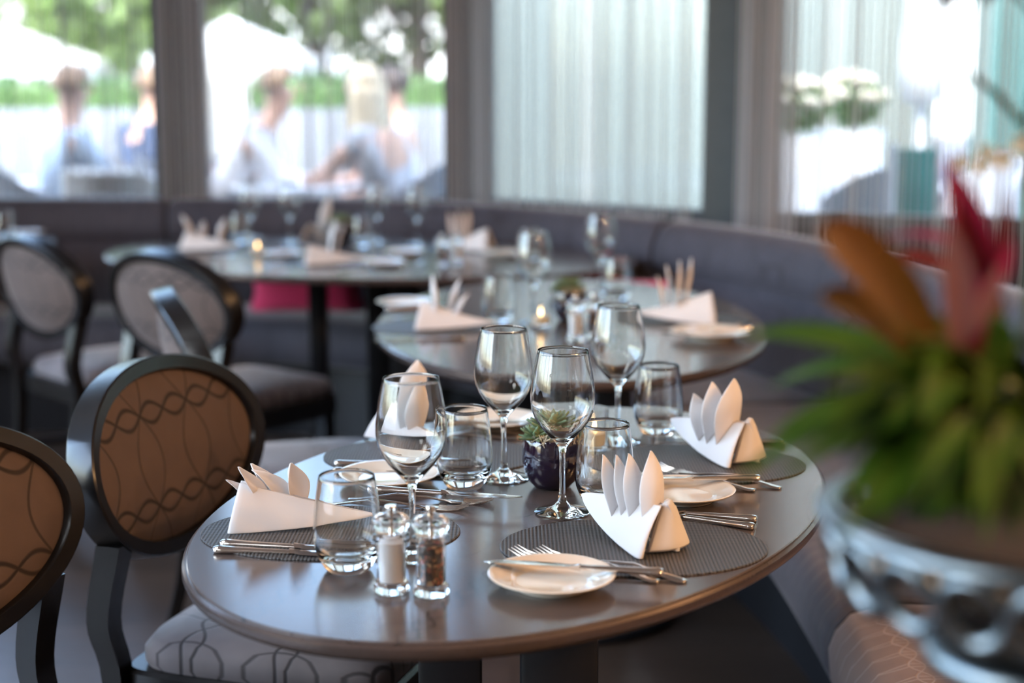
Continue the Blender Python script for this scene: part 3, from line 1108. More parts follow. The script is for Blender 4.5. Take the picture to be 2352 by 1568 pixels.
def make_plate():
    prof = [(0.0, 0.002), (0.040, 0.002), (0.0415, 0.0), (0.044, 0.0), (0.0455, 0.003), (0.060, 0.0085), (0.071, 0.0128), (0.0738, 0.0145), (0.0742, 0.0156), (0.073, 0.0162),
            (0.069, 0.0150), (0.058, 0.0118), (0.049, 0.0092), (0.0455, 0.0078), (0.043, 0.0062), (0.040, 0.0056), (0.0, 0.0056)]
    return obj('side_plate', MB().lathe(prof, 72), M['china'], smooth=60)


def handle_mesh(L, flat=0.55):
    """cutlery handle along +x from 0 to L, flared and rounded at the far end (x = 0)"""
    mb = MB()
    rows = []
    for x, w in ((0.0, 0.002), (0.0006, 0.0062), (0.003, 0.0078), (0.008, 0.0084), (0.014, 0.0078), (0.03, 0.0068), (L * 0.6, 0.0056), (L * 0.9, 0.0050), (L, 0.0046)):
        rows.append([(x, w * cos(2 * pi * k / 16), 0.0042 + w * flat * math.copysign(abs(sin(2 * pi * k / 16)) ** 0.7, sin(2 * pi * k / 16))) for k in range(16)])
    n = len(rows)
    mb.grid(rows, closed_u=True)
    mb.f.append(tuple(range(16)))
    mb.f.append(tuple((n - 1) * 16 + k for k in reversed(range(16))))
    # a raised collar near the end
    return mb


def make_knife():
    e = empty('table_knife', (0, 0, 0))
    obj('handle', handle_mesh(0.098, 0.58), M['steel'], e, smooth=50)
    mb = MB()
    top, bot, z = [], [], 0.0042
    rows = []
    for x, y0, y1, t in ((0.096, -0.004, 0.004, 0.0042), (0.104, -0.0044, 0.0046, 0.003), (0.110, -0.0085, 0.0055, 0.0016), (0.125, -0.0105, 0.0062, 0.0014), (0.16, -0.0108, 0.0068, 0.0012), (0.185, -0.0098, 0.0068, 0.001), (0.2, -0.0062, 0.0064, 0.0009), (0.208, -0.001, 0.0052, 0.0008), (0.2105, 0.0026, 0.0036, 0.0006)):
        rows.append([(x, y0, z), (x, (y0 + y1) / 2, z + t), (x, y1, z + t * 0.9), (x, y1, z - t * 0.9), (x, (y0 + y1) / 2, z - t)])
    mb.grid(rows, closed_u=True)
    mb.f += [(0, 1, 2, 3, 4), tuple((len(rows) - 1) * 5 + k for k in reversed(range(5)))]
    obj('blade', mb, M['steel'], e, smooth=30)
    return e


def fork_line(x):     # height of the arched fork/spoon profile
    return 0.0032 + 0.011 * max(0, sin(pi * min(1, max(0, (x - 0.02) / 0.17)))) ** 1.5 * (1 if x < 0.19 else 1)


def make_fork():
    mb = MB()
    rows = []
    for x, w in ((0.0, 0.002), (0.001, 0.006), (0.006, 0.0095), (0.014, 0.0095), (0.03, 0.0075), (0.07, 0.0048), (0.11, 0.0032), (0.132, 0.0032), (0.14, 0.0058), (0.148, 0.0108), (0.156, 0.0122), (0.162, 0.0122)):
        z = 0.0018 + 0.010 * sin(pi * min(1, x / 0.15)) ** 2 * 0.9
        t = 0.0013
        rows.append([(x, -w, z), (x, -w * 0.5, z + t), (x, w * 0.5, z + t), (x, w, z), (x, w * 0.5, z - t), (x, -w * 0.5, z - t)])
    mb.grid(rows, closed_u=True)
    mb.f += [tuple(range(6)), tuple((len(rows) - 1) * 6 + k for k in reversed(range(6)))]
    for k in range(4):
        y = -0.0106 + k * 0.00707
        pts = [(0.161, y, 0.0018), (0.175, y, 0.0008), (0.19, y, 0.003), (0.205, y, 0.0085)]
        mb.tube(pts, [0.0016, 0.0015, 0.0013, 0.0007], 6)
    return obj('fork', mb, M['steel'], smooth=50)


def make_grinder(fill):
    e = empty('pepper_mill' if fill == 'pepper' else 'salt_mill', (0, 0, 0))
    body = [(0.0, 0.0), (0.0195, 0.0), (0.0205, 0.001), (0.0205, 0.0085), (0.0192, 0.011), (0.0172, 0.0125), (0.0168, 0.015), (0.0168, 0.058), (0.0175, 0.0595), (0.0212, 0.061), (0.0218, 0.064),
            (0.0212, 0.0675), (0.0175, 0.069), (0.0170, 0.0695), (0.0142, 0.0695), (0.0142, 0.0125), (0.0125, 0.0105), (0.0, 0.0105)]
    obj('body', MB().lathe(body, 40), M['acrylic'], e, smooth=35)
    obj('filling', MB().lathe([(0.0, 0.0115), (0.0138, 0.0128), (0.0138, 0.0595), (0.012, 0.0605), (0.0, 0.0605)], 32), M['pepper' if fill == 'pepper' else 'salt'], e)
    cap = [(0.0, 0.0702), (0.0165, 0.0702), (0.0185, 0.0715), (0.0188, 0.074), (0.0205, 0.0765), (0.0222, 0.081), (0.0220, 0.085), (0.0195, 0.0885), (0.013, 0.0915), (0.006, 0.0925), (0.0, 0.0925)]
    obj('cap', MB().lathe(cap, 40), M['acrylic'], e, smooth=40)
    if fill == 'pepper':
        kn = [(0.0, 0.0926), (0.0045, 0.0926), (0.0042, 0.0945), (0.0055, 0.0965), (0.0062, 0.0995), (0.0052, 0.1025), (0.0, 0.1038)]
    else:
        kn = [(0.0, 0.0926), (0.0045, 0.0926), (0.005, 0.0955), (0.0068, 0.0985), (0.0068, 0.1005), (0.006, 0.1015), (0.0, 0.1018)]
    obj('knob', MB().lathe(kn, 24), M['steel'], e)
    obj('spindle', MB().lathe([(0.0, 0.06), (0.0018, 0.06), (0.0018, 0.0926), (0.0, 0.0926)], 12), M['steel'], e)
    return e


def leaf(mb, base, tip, width, bulge, cup=0.25, n=8, up=(0, 0, 1), prof=None, thick=0.0012, twist=0.0):
    """a pointed leaf blade from base to tip, bent by `bulge` (vector), closed with a small thickness"""
    base, tip, bulge = Vector(base), Vector(tip), Vector(bulge)
    rows_t, rows_b = [], []
    for i in range(n + 1):
        s = i / n
        p = base.lerp(tip, s) + bulge * (4 * s * (1 - s))
        d = (tip - base) + bulge * (4 - 8 * s)
        d.normalize()
        a = d.cross(Vector(up))
        if a.length < 1e-4:
            a = d.cross(Vector((1, 0, 0)))
        a.normalize()
        if twist:
            a = Matrix.Rotation(twist * s, 3, d) @ a
        nn = a.cross(d).normalized()
        w = width * 0.5 * (prof(s) if prof else (0.55 + 0.45 * min(1, s / 0.45)) * (1 if s < 0.5 else max(0.02, 1 - ((s - 0.5) / 0.5) ** 1.8)))
        rt, rb = [], []
        for j in (-1, -0.5, 0, 0.5, 1):
            q = p + a * w * j + nn * (cup * w * j * j)
            rt.append(q + nn * thick * 0.5 * (1 - abs(j) * 0.6))
            rb.append(q - nn * thick * 0.5 * (1 - abs(j) * 0.6))
        rows_t.append(rt)
        rows_b.append(rb)
    loop = [t + list(reversed(b)) for t, b in zip(rows_t, rows_b)]
    n0 = len(mb.v)
    mb.grid(loop, closed_u=True)
    mb.f.append(tuple(n0 + k for k in range(10)))
    m = n0 + n * 10
    mb.f.append(tuple(m + k for k in reversed(range(10))))
    return mb


def succulent_mesh(r, z0, rnd):
    mb = MB()
    for ring, (cnt, el, ln) in enumerate(((9, 8, 1.0), (9, 28, 0.95), (8, 48, 0.8), (6, 66, 0.62), (4, 82, 0.5))):
        for k in range(cnt):
            a = 2 * pi * (k + 0.5 * (ring % 2)) / cnt + rnd.uniform(-0.1, 0.1)
            e_ = radians(el + rnd.uniform(-5, 5))
            d = Vector((cos(a) * cos(e_), sin(a) * cos(e_), sin(e_)))
            b = Vector((cos(a), sin(a), 0)) * r * 0.1 + Vector((0, 0, z0 + 0.002 * ring))
            leaf(mb, b, b + d * r * ln, r * 0.36, Vector((0, 0, -0.05 * r)) + d * 0, 0.35, 6, thick=r * 0.10)
    return mb


def make_pot():
    e = empty('potted_succulent', (0, 0, 0))
    prof = [(0.0, 0.0), (0.022, 0.0), (0.027, 0.002), (0.034, 0.010), (0.0405, 0.024), (0.0438, 0.039), (0.0436, 0.052), (0.0420, 0.066), (0.0405, 0.0735), (0.0398, 0.0745), (0.0388, 0.0735), (0.0395, 0.066), (0.0405, 0.062), (0.0, 0.062)]
    obj('pot', MB().lathe(prof, 56), M['pot'], e, smooth=50)
    rnd = random.Random(5)
    mo = MB().lathe([(0.0, 0.075), (0.02, 0.0745), (0.034, 0.071), (0.0388, 0.066), (0.0388, 0.0625), (0.0, 0.0625)], 32)
    for k in range(70):
        a = rnd.uniform(0, 2 * pi)
        r0 = rnd.uniform(0.012, 0.038)
        b = a + rnd.uniform(-0.9, 0.9)
        r1 = rnd.uniform(0.025, 0.047)
        mo.tube([(r0 * cos(a), r0 * sin(a), 0.073), ((r0 + r1) / 2 * cos((a + b) / 2), (r0 + r1) / 2 * sin((a + b) / 2), 0.081 + rnd.uniform(-0.003, 0.004)), (r1 * cos(b), r1 * sin(b), 0.074 - max(0, r1 - 0.04) * 1.2)], 0.0007, 4)
    obj('moss', mo, M['moss'], e)
    mb = succulent_mesh(0.040, 0.078, rnd)
    k = len(mb.v)
    mb.v += [(x * 0.65 - 0.022, y * 0.65 - 0.014, 0.075 + (z - 0.078) * 0.65) for x, y, z in mb.v[:k]]
    mb.f += [tuple(i + k for i in f) for f in mb.f[:]]
    obj('rosette', mb, M['succulent'], e, smooth=60)
    return e


def make_votive():
    e = empty('candle_holder', (0, 0, 0))
    prof = [(0.0, 0.0), (0.0205, 0.0), (0.0225, 0.001), (0.0235, 0.006), (0.0245, 0.062), (0.0243, 0.066), (0.0228, 0.066), (0.0226, 0.062), (0.0215, 0.008), (0.0, 0.007)]
    obj('holder', MB().lathe(prof, 40), M['glass'], e, smooth=40)
    w = obj('candle', MB().lathe([(0.0, 0.0072), (0.0195, 0.0082), (0.0195, 0.026), (0.017, 0.0275), (0.0, 0.0268)], 28), M['wax'], e)
    obj('flame', MB().lathe([(0.0, 0.029), (0.0028, 0.032), (0.0036, 0.036), (0.0024, 0.042), (0.0, 0.049)], 12), M['flame'], w)
    return e


# napkins folded into a pointed boat with leaves pulled up out of the ridge
def napkin_mesh(L=0.175, h=0.056, w=0.04, tipz=0.012, leaves=(), bulge=0.004, skew=0.0, lyaw=0.0, rexp=1.35, flap=0.0):
    mb = MB()
    nu, nv = 14, 8

    def ridge(u):
        s = max(0, u)
        return Vector((-0.40 * L + 0.95 * L * s, 0, tipz + 0.004 + (h - tipz - 0.004) * (1 - s) ** rexp))

    def base(u, sg):
        s = max(0, u)
        return Vector((-0.47 * L + 1.02 * L * s, (sg * w + skew) * (1 - s) ** 0.7 + sg * 0.001, 0.0012 + tipz * s * s))
    for sg in (-1, 1):
        for layer in range(4):
            rows = []
            for i in range(-3, nu + 1):
                u = i / nu
                f = 1 - max(0, u)
                r = []
                for j in range((nv if layer == 0 else 4) + 1):
                    v = j / nv
                    a = ridge(u) + Vector((0, sg * (0.0012 + (3 - layer) * 0.0017) * (0.15 + 0.85 * f), -layer * 0.0012 - (0.004 if v == 0 and layer == 0 else 0) * 0))
                    p = a.lerp(base(u, sg), v)
                    p.y += sg * (bulge * sin(pi * v) * (0.3 + 0.7 * f) - 0.0014 * layer)
                    if i < 0:      # the cloth rolls inwards along the open back edge
                        q = (-1 - i)
                        p.y -= sg * (0.004, 0.0085, 0.010)[q] * (0.25 + 0.75 * v)
                        p.x += (-0.0035, -0.001, 0.006)[q]
                    if layer:
                        p.x += 0.004 * layer * f
                    p.z = max(p.z, 0.0012)
                    r.append(p)
                rows.append(r)
            mb.grid(rows, flip=sg < 0)
    if flap:               # the tucked end that closes the back of the fold, rolled along its lower edge
        tp = ridge(0)
        for sh in (0.0, 0.004):
            rows = []
            for j in range(10):
                v = min(1.0, j / 7)
                row = []
                for i in range(9):
                    u = i / 8
                    t0 = tp + Vector((0.004, -0.002 - flap * 0.30 * u, 0.010 * math.sin(pi * min(1, u * 1.2)) - 0.004))
                    b0 = Vector((-0.50 * L + 0.012, (w + skew) * 0.55 - (w - skew + flap * 0.75) * u, 0.006))
                    p = t0.lerp(b0, v)
                    p.x -= 0.010 * sin(pi * u) * (0.4 + 0.6 * v) - sh
                    if j > 7:
                        p.x += (0.006, 0.013)[j - 8]
                        p.z = (0.0022, 0.004)[j - 8]
                    row.append(p)
                rows.append(row)
            mb.grid(rows)
    # pulled up leaves
    for (x, y, ln, wd, leanx, leany, cup, bx) in leaves:
        rows = []
        n = 9
        for i in range(n + 1):
            s = i / n
            ax = leanx + bx * s
            p = Vector((x * L + sin(ax) * ln * s, y + sin(leany) * ln * s * (0.6 + 0.4 * s), h * 0.45 + cos(ax) * cos(leany) * ln * s))
            if s < 0.55:
                ww = wd * (0.66 + 0.34 * sin(pi * s / 1.1))
            else:
                ww = wd * max(0.03, (1 - ((s - 0.55) / 0.45) ** 1.9))
            r = []
            for j in range(-4, 5):
                q = j / 4
                r.append((p.x - cup * ww * (1 - q * q) + q * ww * 0.5 * sin(lyaw) + 0.0016 * sin(7 * s + j), p.y + q * ww * 0.5 * cos(lyaw), p.z - 0.2 * ww * q * q * (1 - s)))
            rows.append(r)
        mb.grid(rows)
    return mb


def napkin(loc, heading, label, group, rotl=0.0, sc=1.0, **k):
    mb = napkin_mesh(**k)
    o = obj('napkin', mb, M['napkin'], loc=loc, rz=radians(heading), smooth=70, mods=(('SOLIDIFY', dict(thickness=0.0013, offset=0)), ('SUBSURF', dict(levels=1, render_levels=1))))
    o.scale = (sc,) * 3
    tag(o, label, 'napkin', group)
    return o


WARE = {'mat': make_mat, 'wine': make_wine, 'tumbler': make_tumbler, 'plate': make_plate, 'knife': make_knife, 'fork': make_fork,
        'salt': lambda: make_grinder('salt'), 'pepper': lambda: make_grinder('pepper'), 'pot': make_pot, 'votive': make_votive}
CATS = {'mat': 'placemat', 'wine': 'wine glass', 'tumbler': 'glass', 'plate': 'plate', 'knife': 'knife', 'fork': 'fork', 'salt': 'salt mill', 'pepper': 'pepper mill', 'pot': 'potted plant', 'votive': 'candle holder'}
GRP = {'mat': 'oval woven placemats', 'wine': 'empty wine glasses', 'tumbler': 'water tumblers', 'plate': 'cream side plates', 'knife': 'steel table knives', 'fork': 'steel forks', 'pot': 'potted succulents', 'votive': 'glass candle holders', 'salt': 'salt mills', 'pepper': 'pepper mills'}


def place(kind, px, py, label, rz=0.0, z=TZ, scale=1.0):
    p = at(px, py, z)
    if kind in ('wine', 'tumbler', 'salt', 'pepper', 'votive', 'plate', 'pot'):
        p.z += 0.0005
    return put(kind, WARE[kind], p, radians(rz), label, CATS[kind], GRP[kind], scale)


def lay(kind, end, other, label, z=TZ, zt=None):
    """cutlery with its handle end at pixel `end`, pointing towards pixel `other`, lying flat at height z"""
    a, b = at(*end, z), at(*other, z)
    tilt = None
    rz = atan2(b.y - a.y, b.x - a.x)
    o = put(kind, WARE[kind], a, rz, label, CATS[kind], GRP[kind])
    if zt is not None:          # far end resting higher (on a plate rim)
        o.rotation_euler = (0, -math.asin(max(-1, min(1, (zt - z) / 0.15))), rz)
    return o


# --- front table -------------------------------------------------
place('mat', 760, 1222, 'woven placemat under the napkin at the left front of the front table')
place('mat', 1455, 1256, 'woven placemat at the right front of the front table, under the upright pointed napkin')
place('mat', 1597, 1066, 'woven placemat at the right back of the front table')
place('mat', 990, 1048, 'woven placemat at the left back of the front table, behind the wine glass')

place('wine', 948, 1278, 'wine glass standing behind the salt and pepper mills')
place('wine', 1291, 1177, 'wine glass in front of the dark plum succulent pot on the front table')
place('wine', 1157, 1098, 'wine glass between the left back tumbler and the plum pot')
place('wine', 1418, 1014, 'wine glass at the back of the front table beside the rear tumbler')
place('tumbler', 800, 1308, 'water tumbler in front of the left napkin, over the knife blades')
place('tumbler', 1067, 1118, 'water tumbler at the left back of the front table beside the plum pot')
place('tumbler', 1388, 1160, 'water tumbler behind the upright pointed napkin, right of the plum pot')
place('tumbler', 1511, 996, 'water tumbler at the back right of the front table, left of the broad leaf napkin')
place('salt', 900, 1357, 'clear salt mill filled with white salt at the front of the front table')
place('pepper', 991, 1363, 'clear pepper mill filled with dark peppercorns at the front of the front table')
place('pot', 1268, 1117, 'dark plum glass pot with a green succulent in the middle of the front table')
place('votive', 1362, 1030, 'clear glass candle holder behind the plum pot on the front table')

pa_ = place('plate', 893, 1108, 'cream side plate between the two left placemats on the front table')
place('plate', 1267, 1345, 'cream side plate nearest the camera at the front edge of the front table')
place('plate', 1567, 1146, 'cream side plate between the two right placemats, behind the upright napkin')
place('plate', 1140, 978, 'cream side plate at the back of the front table behind the left tumbler')

lay('knife', (491, 1268), (860, 1283), 'steel knife at the left front placemat, the one nearer the camera')
lay('knife', (507, 1253), (860, 1272), 'steel knife at the left front placemat, lying closer to the napkin')
lay('knife', (1739, 1198), (1545, 1182), 'steel knife right of the upright napkin, the farther of that pair')
lay('knife', (1733, 1216), (1545, 1189), 'steel knife right of the upright napkin, the nearer of that pair')
lay('knife', (1803, 1021), (1600, 1012), 'steel knife with only its handle showing behind the broad leaf napkin')
lay('knife', (768, 1069), (1000, 1071), 'steel knife at the left back placemat, behind the left plate')
lay('knife', (764, 1086), (1000, 1094), 'steel knife just behind the left plate, the nearer of that pair')
PZ = TZ + 0.0162
lay('knife', (1524, 1322), (1180, 1300), 'steel knife lying across the cream plate nearest the camera', z=PZ)
lay('knife', (1746, 1103), (1450, 1105), 'steel knife lying across the plate behind the upright napkin', z=PZ)
lay('knife', (860, 1128), (1020, 1138), 'steel knife lying across the plate between the left placemats', z=PZ)
lay('knife', (1010, 978), (1240, 972), 'steel knife lying across the rear plate behind the left tumbler', z=PZ)
lay('fork', (1514, 1338), (1176, 1270), 'steel fork beside the nearest plate, its handle closer to that plate')
lay('fork', (1576, 1338), (1240, 1272), 'steel fork on the right front placemat, the one farther from the nearest plate')
lay('fork', (1735, 1128), (1436, 1088), 'steel fork beside the plate behind the upright napkin, closer to the plate')
lay('fork', (1794, 1123), (1490, 1074), 'steel fork at the right back placemat, farther from the plate')
lay('fork', (742, 1160), (930, 1166), 'steel fork behind the left napkin, tines towards the wine glass')
lay('fork', (800, 1148), (990, 1152), 'steel fork in front of the left plate, the farther of that pair')
lay('fork', (960, 1012), (1170, 1008), 'steel fork in front of the rear plate, the nearer of that pair')
lay('fork', (1000, 1003), (1210, 998), 'steel fork in front of the rear plate, the farther of that pair')

NG = 'folded white linen napkins'
napkin(at(690, 1206, TZ + MT), 2, 'white napkin folded as a long wedge at the left front placemat', NG, L=0.185, h=0.060, w=0.042, bulge=0.006, lyaw=1.0, rexp=1.2,
       leaves=((-0.24, 0.0, 0.062, 0.020, -0.72, -0.1, 0.22, -0.2), (-0.19, -0.006, 0.070, 0.022, -0.48, -0.1, 0.22, -0.15), (-0.14, 0.006, 0.066, 0.026, -0.25, 0.1, 0.3, -0.35), (-0.07, 0.0, 0.068, 0.028, -0.15, 0.1, 0.3, -0.65), (0.0, 0.006, 0.056, 0.03, 0.1, 0.15, 0.3, -0.3)))
napkin(Vector((0.148, 1.885, TZ + MT)), 122, 'white napkin with upright pointed leaves at the right front placemat', NG, L=0.185, h=0.060, w=0.032, skew=0.016, tipz=0.030, lyaw=-0.5, rexp=0.75, flap=0.065,
       leaves=((-0.22, -0.006, 0.092, 0.070, 0.02, -0.06, 0.30, 0.1), (-0.10, 0.0, 0.086, 0.056, 0.05, 0.06, 0.3, 0.1), (-0.02, 0.004, 0.082, 0.044, 0.08, 0.10, 0.3, 0.1), (0.08, 0.006, 0.080, 0.046, 0.1, 0.16, 0.25, 0.1)))
napkin(Vector((0.316, 2.335, TZ + MT)), 124, 'white napkin with one broad curling leaf at the right back placemat', NG, L=0.185, h=0.064, w=0.034, skew=0.016, tipz=0.034, lyaw=-0.45, rexp=0.75, flap=0.065,
       leaves=((-0.12, -0.004, 0.102, 0.105, -0.08, 0.06, 0.22, -0.15), (-0.02, 0.003, 0.090, 0.085, 0.0, 0.12, 0.25, -0.05), (0.08, 0.006, 0.068, 0.07, 0.1, 0.2, 0.3, 0.1)))
napkin(at(945, 1012, TZ + MT), -50, 'white napkin with one tall leaf, seen through the left wine glass', NG, L=0.15, h=0.055, w=0.045, tipz=0.012,
       leaves=((-0.05, 0.0, 0.110, 0.07, 0.05, 0.1, -0.3, 0.05), (0.08, 0.0, 0.075, 0.058, 0.1, 0.05, -0.3, 0.1)))

# --- middle table -------------------------------------------------
place('mat', 1015, 752, 'woven placemat under the left napkin of the middle table')
place('mat', 1570, 735, 'woven placemat under the right napkin of the middle table')
place('wine', 1226, 742, 'wine glass left of the candle on the middle table', z=TZ)
place('wine', 1378, 676, 'wine glass at the back of the middle table')
place('tumbler', 1146, 742, 'water tumbler right of the left napkin on the middle table')
place('tumbler', 1418, 690, 'water tumbler behind the mills on the middle table')
place('votive', 1242, 752, 'lit candle in a glass holder on the middle table')
place('pot', 1308, 735, 'dark plum glass pot with a succulent on the middle table')
place('salt', 1322, 782, 'white salt mill in front of the plum pot on the middle table')
place('pepper', 1362, 776, 'pepper mill next to the salt mill on the middle table')
place('plate', 1632, 777, 'cream side plate at the right of the middle table', scale=1.25)
place('plate', 930, 704, 'cream side plate at the left back of the middle table')
lay('knife', (1728, 757), (1540, 770), 'steel knife lying across the right plate of the middle table', z=TZ + 0.0205)
lay('knife', (1068, 780), (935, 784), 'steel knife in front of the left napkin of the middle table')
lay('knife', (885, 712), (1000, 706), 'steel knife lying across the left plate of the middle table', z=PZ)
lay('fork', (1520, 762), (1660, 755), 'steel fork in front of the right napkin of the middle table')
lay('fork', (900, 733), (960, 727), 'steel fork left of the left napkin of the middle table')
napkin(at(1040, 752, TZ + MT), -4, 'white napkin folded as a wedge at the left of the middle table', NG, L=0.18, h=0.065, w=0.045,
       leaves=((-0.2, 0.0, 0.10, 0.04, 0.0, -0.1, 0.25, -0.1), (-0.05, 0.01, 0.09, 0.04, 0.2, 0.1, 0.25, 0.1), (0.05, 0.0, 0.06, 0.035, 0.3, 0.2, 0.3, 0.2)))
napkin(at(1558, 738, TZ + MT), 172, 'white napkin with tall fanned leaves at the right of the middle table', NG, L=0.19, h=0.075, w=0.05, tipz=0.02,
       leaves=((-0.05, 0.0, 0.125, 0.035, -0.15, 0.0, 0.25, 0.0), (0.03, 0.008, 0.12, 0.03, -0.05, 0.1, 0.25, 0.0), (0.12, -0.006, 0.105, 0.03, 0.05, -0.1, 0.25, 0.05), (0.2, 0.0, 0.08, 0.03, 0.15, 0.1, 0.25, 0.05)))

# --- long table at the back ---------------------------------------
for px, py, lab in ((577, 556, 'leftmost of the four wine glasses on the long back table'), (667, 558, 'second wine glass from the left on the long back table'),
                    (868, 556, 'third wine glass from the left on the long back table'), (958, 562, 'rightmost of the four wine glasses on the long back table')):
    place('wine', px, py, lab)
place('votive', 592, 588, 'lit candle holder at the left of the long back table')
place('tumbler', 553, 560, 'water tumbler beside the lit candle on the long back table')
place('tumbler', 833, 568, 'water tumbler in the middle of the long back table')
place('tumbler', 1218, 606, 'water tumbler at the right end of the long back table')
place('pot', 785, 556, 'dark plum pot with a succulent on the long back table')
place('salt', 1050, 606, 'white salt mill on the long back table')
place('pepper', 1016, 612, 'dark pepper mill on the long back table')
place('mat', 480, 572, 'woven placemat under the leftmost napkin of the long table')
place('mat', 770, 606, 'woven placemat under the front napkin of the long table')
place('mat', 1075, 572, 'woven placemat under the right napkin of the long table')
place('plate', 1158, 588, 'cream side plate at the right end of the long back table')
place('plate', 650, 590, 'cream side plate left of the front napkin on the long table')
place('plate', 930, 585, 'cream side plate right of the front napkin on the long table')
place('plate', 880, 610, 'cream side plate at the front edge of the long table')
lay('knife', (775, 622), (870, 616), 'steel knife at the front edge of the long back table')
lay('knife', (1115, 592), (1190, 586), 'steel knife lying across the rightmost plate of the long table', z=PZ)
lay('knife', (425, 590), (510, 588), 'steel knife in front of the leftmost napkin of the long table')
lay('fork', (600, 612), (690, 606), 'steel fork left of the front napkin on the long table')
lay('fork', (955, 606), (1000, 600), 'steel fork beside the pepper mill on the long table')
napkin(at(482, 572, TZ + MT), -10, 'leftmost white napkin on the long back table', NG, L=0.2, h=0.065, w=0.05,
       leaves=((-0.3, 0.0, 0.10, 0.05, -0.15, -0.1, 0.25, -0.2), (-0.15, 0.01, 0.07, 0.05, 0.0, 0.1, 0.25, 0.1), (0.2, 0.0, 0.085, 0.05, 0.1, 0.2, 0.3, 0.1)))
napkin(at(768, 604, TZ + MT), 8, 'white napkin at the front edge of the long back table', NG, L=0.2, h=0.062, w=0.05,
       leaves=((-0.05, 0.0, 0.12, 0.045, 0.05, -0.1, 0.25, 0.1), (0.05, 0.01, 0.10, 0.04, 0.15, 0.1, 0.25, 0.1)))
napkin(at(742, 548, TZ + MT), 60, 'white napkin with a tall leaf at the window side of the long table', NG, L=0.18, h=0.062, w=0.045,
       leaves=((-0.05, 0.0, 0.14, 0.05, 0.15, -0.1, 0.25, 0.1), (0.05, 0.01, 0.10, 0.04, 0.15, 0.1, 0.25, 0.1)))
napkin(at(1068, 572, TZ + MT), 165, 'right hand white napkin on the long back table', NG, L=0.2, h=0.075, w=0.055,
       leaves=((0.0, 0.0, 0.11, 0.06, -0.1, 0.0, 0.25, 0.0), (0.1, 0.008, 0.11, 0.05, 0.0, 0.1, 0.25, 0.0), (0.22, 0.0, 0.1, 0.05, 0.1, 0.1, 0.25, 0.05)))
# --- far left table
place('plate', 60, 540, 'cream side plate on the pale table at the far left edge')
place('tumbler', 12, 556, 'water tumbler on the pale table at the far left edge')


# ------------------------------------------------------------------ plant in a silver bowl on a stand
PX, PY = 0.345, 0.95
e = empty('potted_bromeliad', (PX, PY, 0.912))
tag(e, 'flowering bromeliad with green fronds in an openwork silver bowl close to the camera', 'plant')
bowl = MB().lathe([(0.0, -0.06), (0.075, -0.06), (0.078, -0.054), (0.062, -0.044), (0.045, -0.03), (0.036, 0.0), (0.036, 0.030), (0.040, 0.05), (0.05, 0.06), (0.07, 0.074), (0.092, 0.09), (0.112, 0.11), (0.120, 0.118), (0.116, 0.12), (0.11, 0.112), (0.09, 0.097), (0.05, 0.068), (0.0, 0.06)], 56)
obj('bowl', bowl, M['soil'], e, smooth=50)


def ring_tube(R, r, z, seg=72, wob=0.0):
    mb = MB()
    rows = []
    for i in range(seg):
        t = 2 * pi * i / seg
        rows.append([((R + r * cos(2 * pi * k / 10)) * cos(t), (R + r * cos(2 * pi * k / 10)) * sin(t), z + r * 0.8 * sin(2 * pi * k / 10)) for k in range(10)])
    return mb.grid(rows, closed_u=True, closed_v=True)


rim = obj('rim', ring_tube(0.139, 0.0085, 0.135), M['silver'], e, smooth=60)
loop_mb = MB()
rows = []
for i in range(28):
    t = 2 * pi * i / 28
    rr = 0.0048 + 0.0028 * max(0, -sin(t))
    rows.append([((0.0195 + rr * cos(2 * pi * k / 8)) * cos(t), rr * 1.2 * sin(2 * pi * k / 8), (0.0225 + rr * cos(2 * pi * k / 8)) * sin(t)) for k in range(8)])
loop_mb.grid(rows, closed_u=True, closed_v=True)
l0 = None
NL = 20
for k in range(NL):
    t = 2 * pi * k / NL
    if l0 is None:
        l0 = lo = obj('ring_ornament', loop_mb, M['silver'], e, smooth=60)
    else:
        lo = l0.copy()
        C.objects.link(lo)
    lo.location = (0.131 * cos(t), 0.131 * sin(t), 0.108)
    lo.rotation_euler = (radians(22), 0, t + pi / 2)
obj('base_ring', ring_tube(0.060, 0.016, 0.042), M['silver'], e, smooth=60)
obj('foot', ring_tube(0.072, 0.012, -0.049), M['silver'], e, smooth=60)
obj('soil', MB().lathe([(0.0, 0.128), (0.09, 0.126), (0.128, 0.118), (0.13, 0.112), (0.11, 0.105), (0.0, 0.105)], 40), M['soil'], e)
ORI = Vector((PX, PY, 0.912))


def blade(mb, px0, py0, d0, px1, py1, d1, width, bulge, **k):
    leaf(mb, atd(px0, py0, d0) - ORI, atd(px1, py1, d1) - ORI, width, bulge, **k)


def strap(s):
    return min(1, 0.5 + s) * (1 if s < 0.72 else max(0.03, (1 - ((s - 0.72) / 0.28) ** 2)) ** 0.5 if s < 1 else 0.03)


mb = MB()
blade(mb, 2185, 930, 0.93, 1880, 520, 0.87, 0.032, (0.004, 0, 0.016), prof=strap, up=(0, -1, 0.3), n=14, thick=0.002)
blade(mb, 2170, 900, 0.95, 1880, 680, 0.90, 0.020, (0.0, 0, 0.014), prof=strap, up=(0, -1, 0.3), n=12, thick=0.002)
blade(mb, 2290, 830, 0.95, 2282, 660, 0.95, 0.012, (0.0, 0, 0.0), prof=strap, up=(0, -1, 0.1), n=8, thick=0.002)
blade(mb, 2236, 830, 0.97, 2250, 520, 0.98, 0.014, (-0.004, 0, 0.0), up=(0, -1, 0.1), n=10, thick=0.002)
obj('bronze_leaf', mb, M['leaf_orange'], e, smooth=80)
mb = MB()
blade(mb, 2235, 800, 0.96, 2163, 355, 0.95, 0.027, (0.010, 0, 0.0), up=(0, -1, 0.1), n=14, thick=0.002)
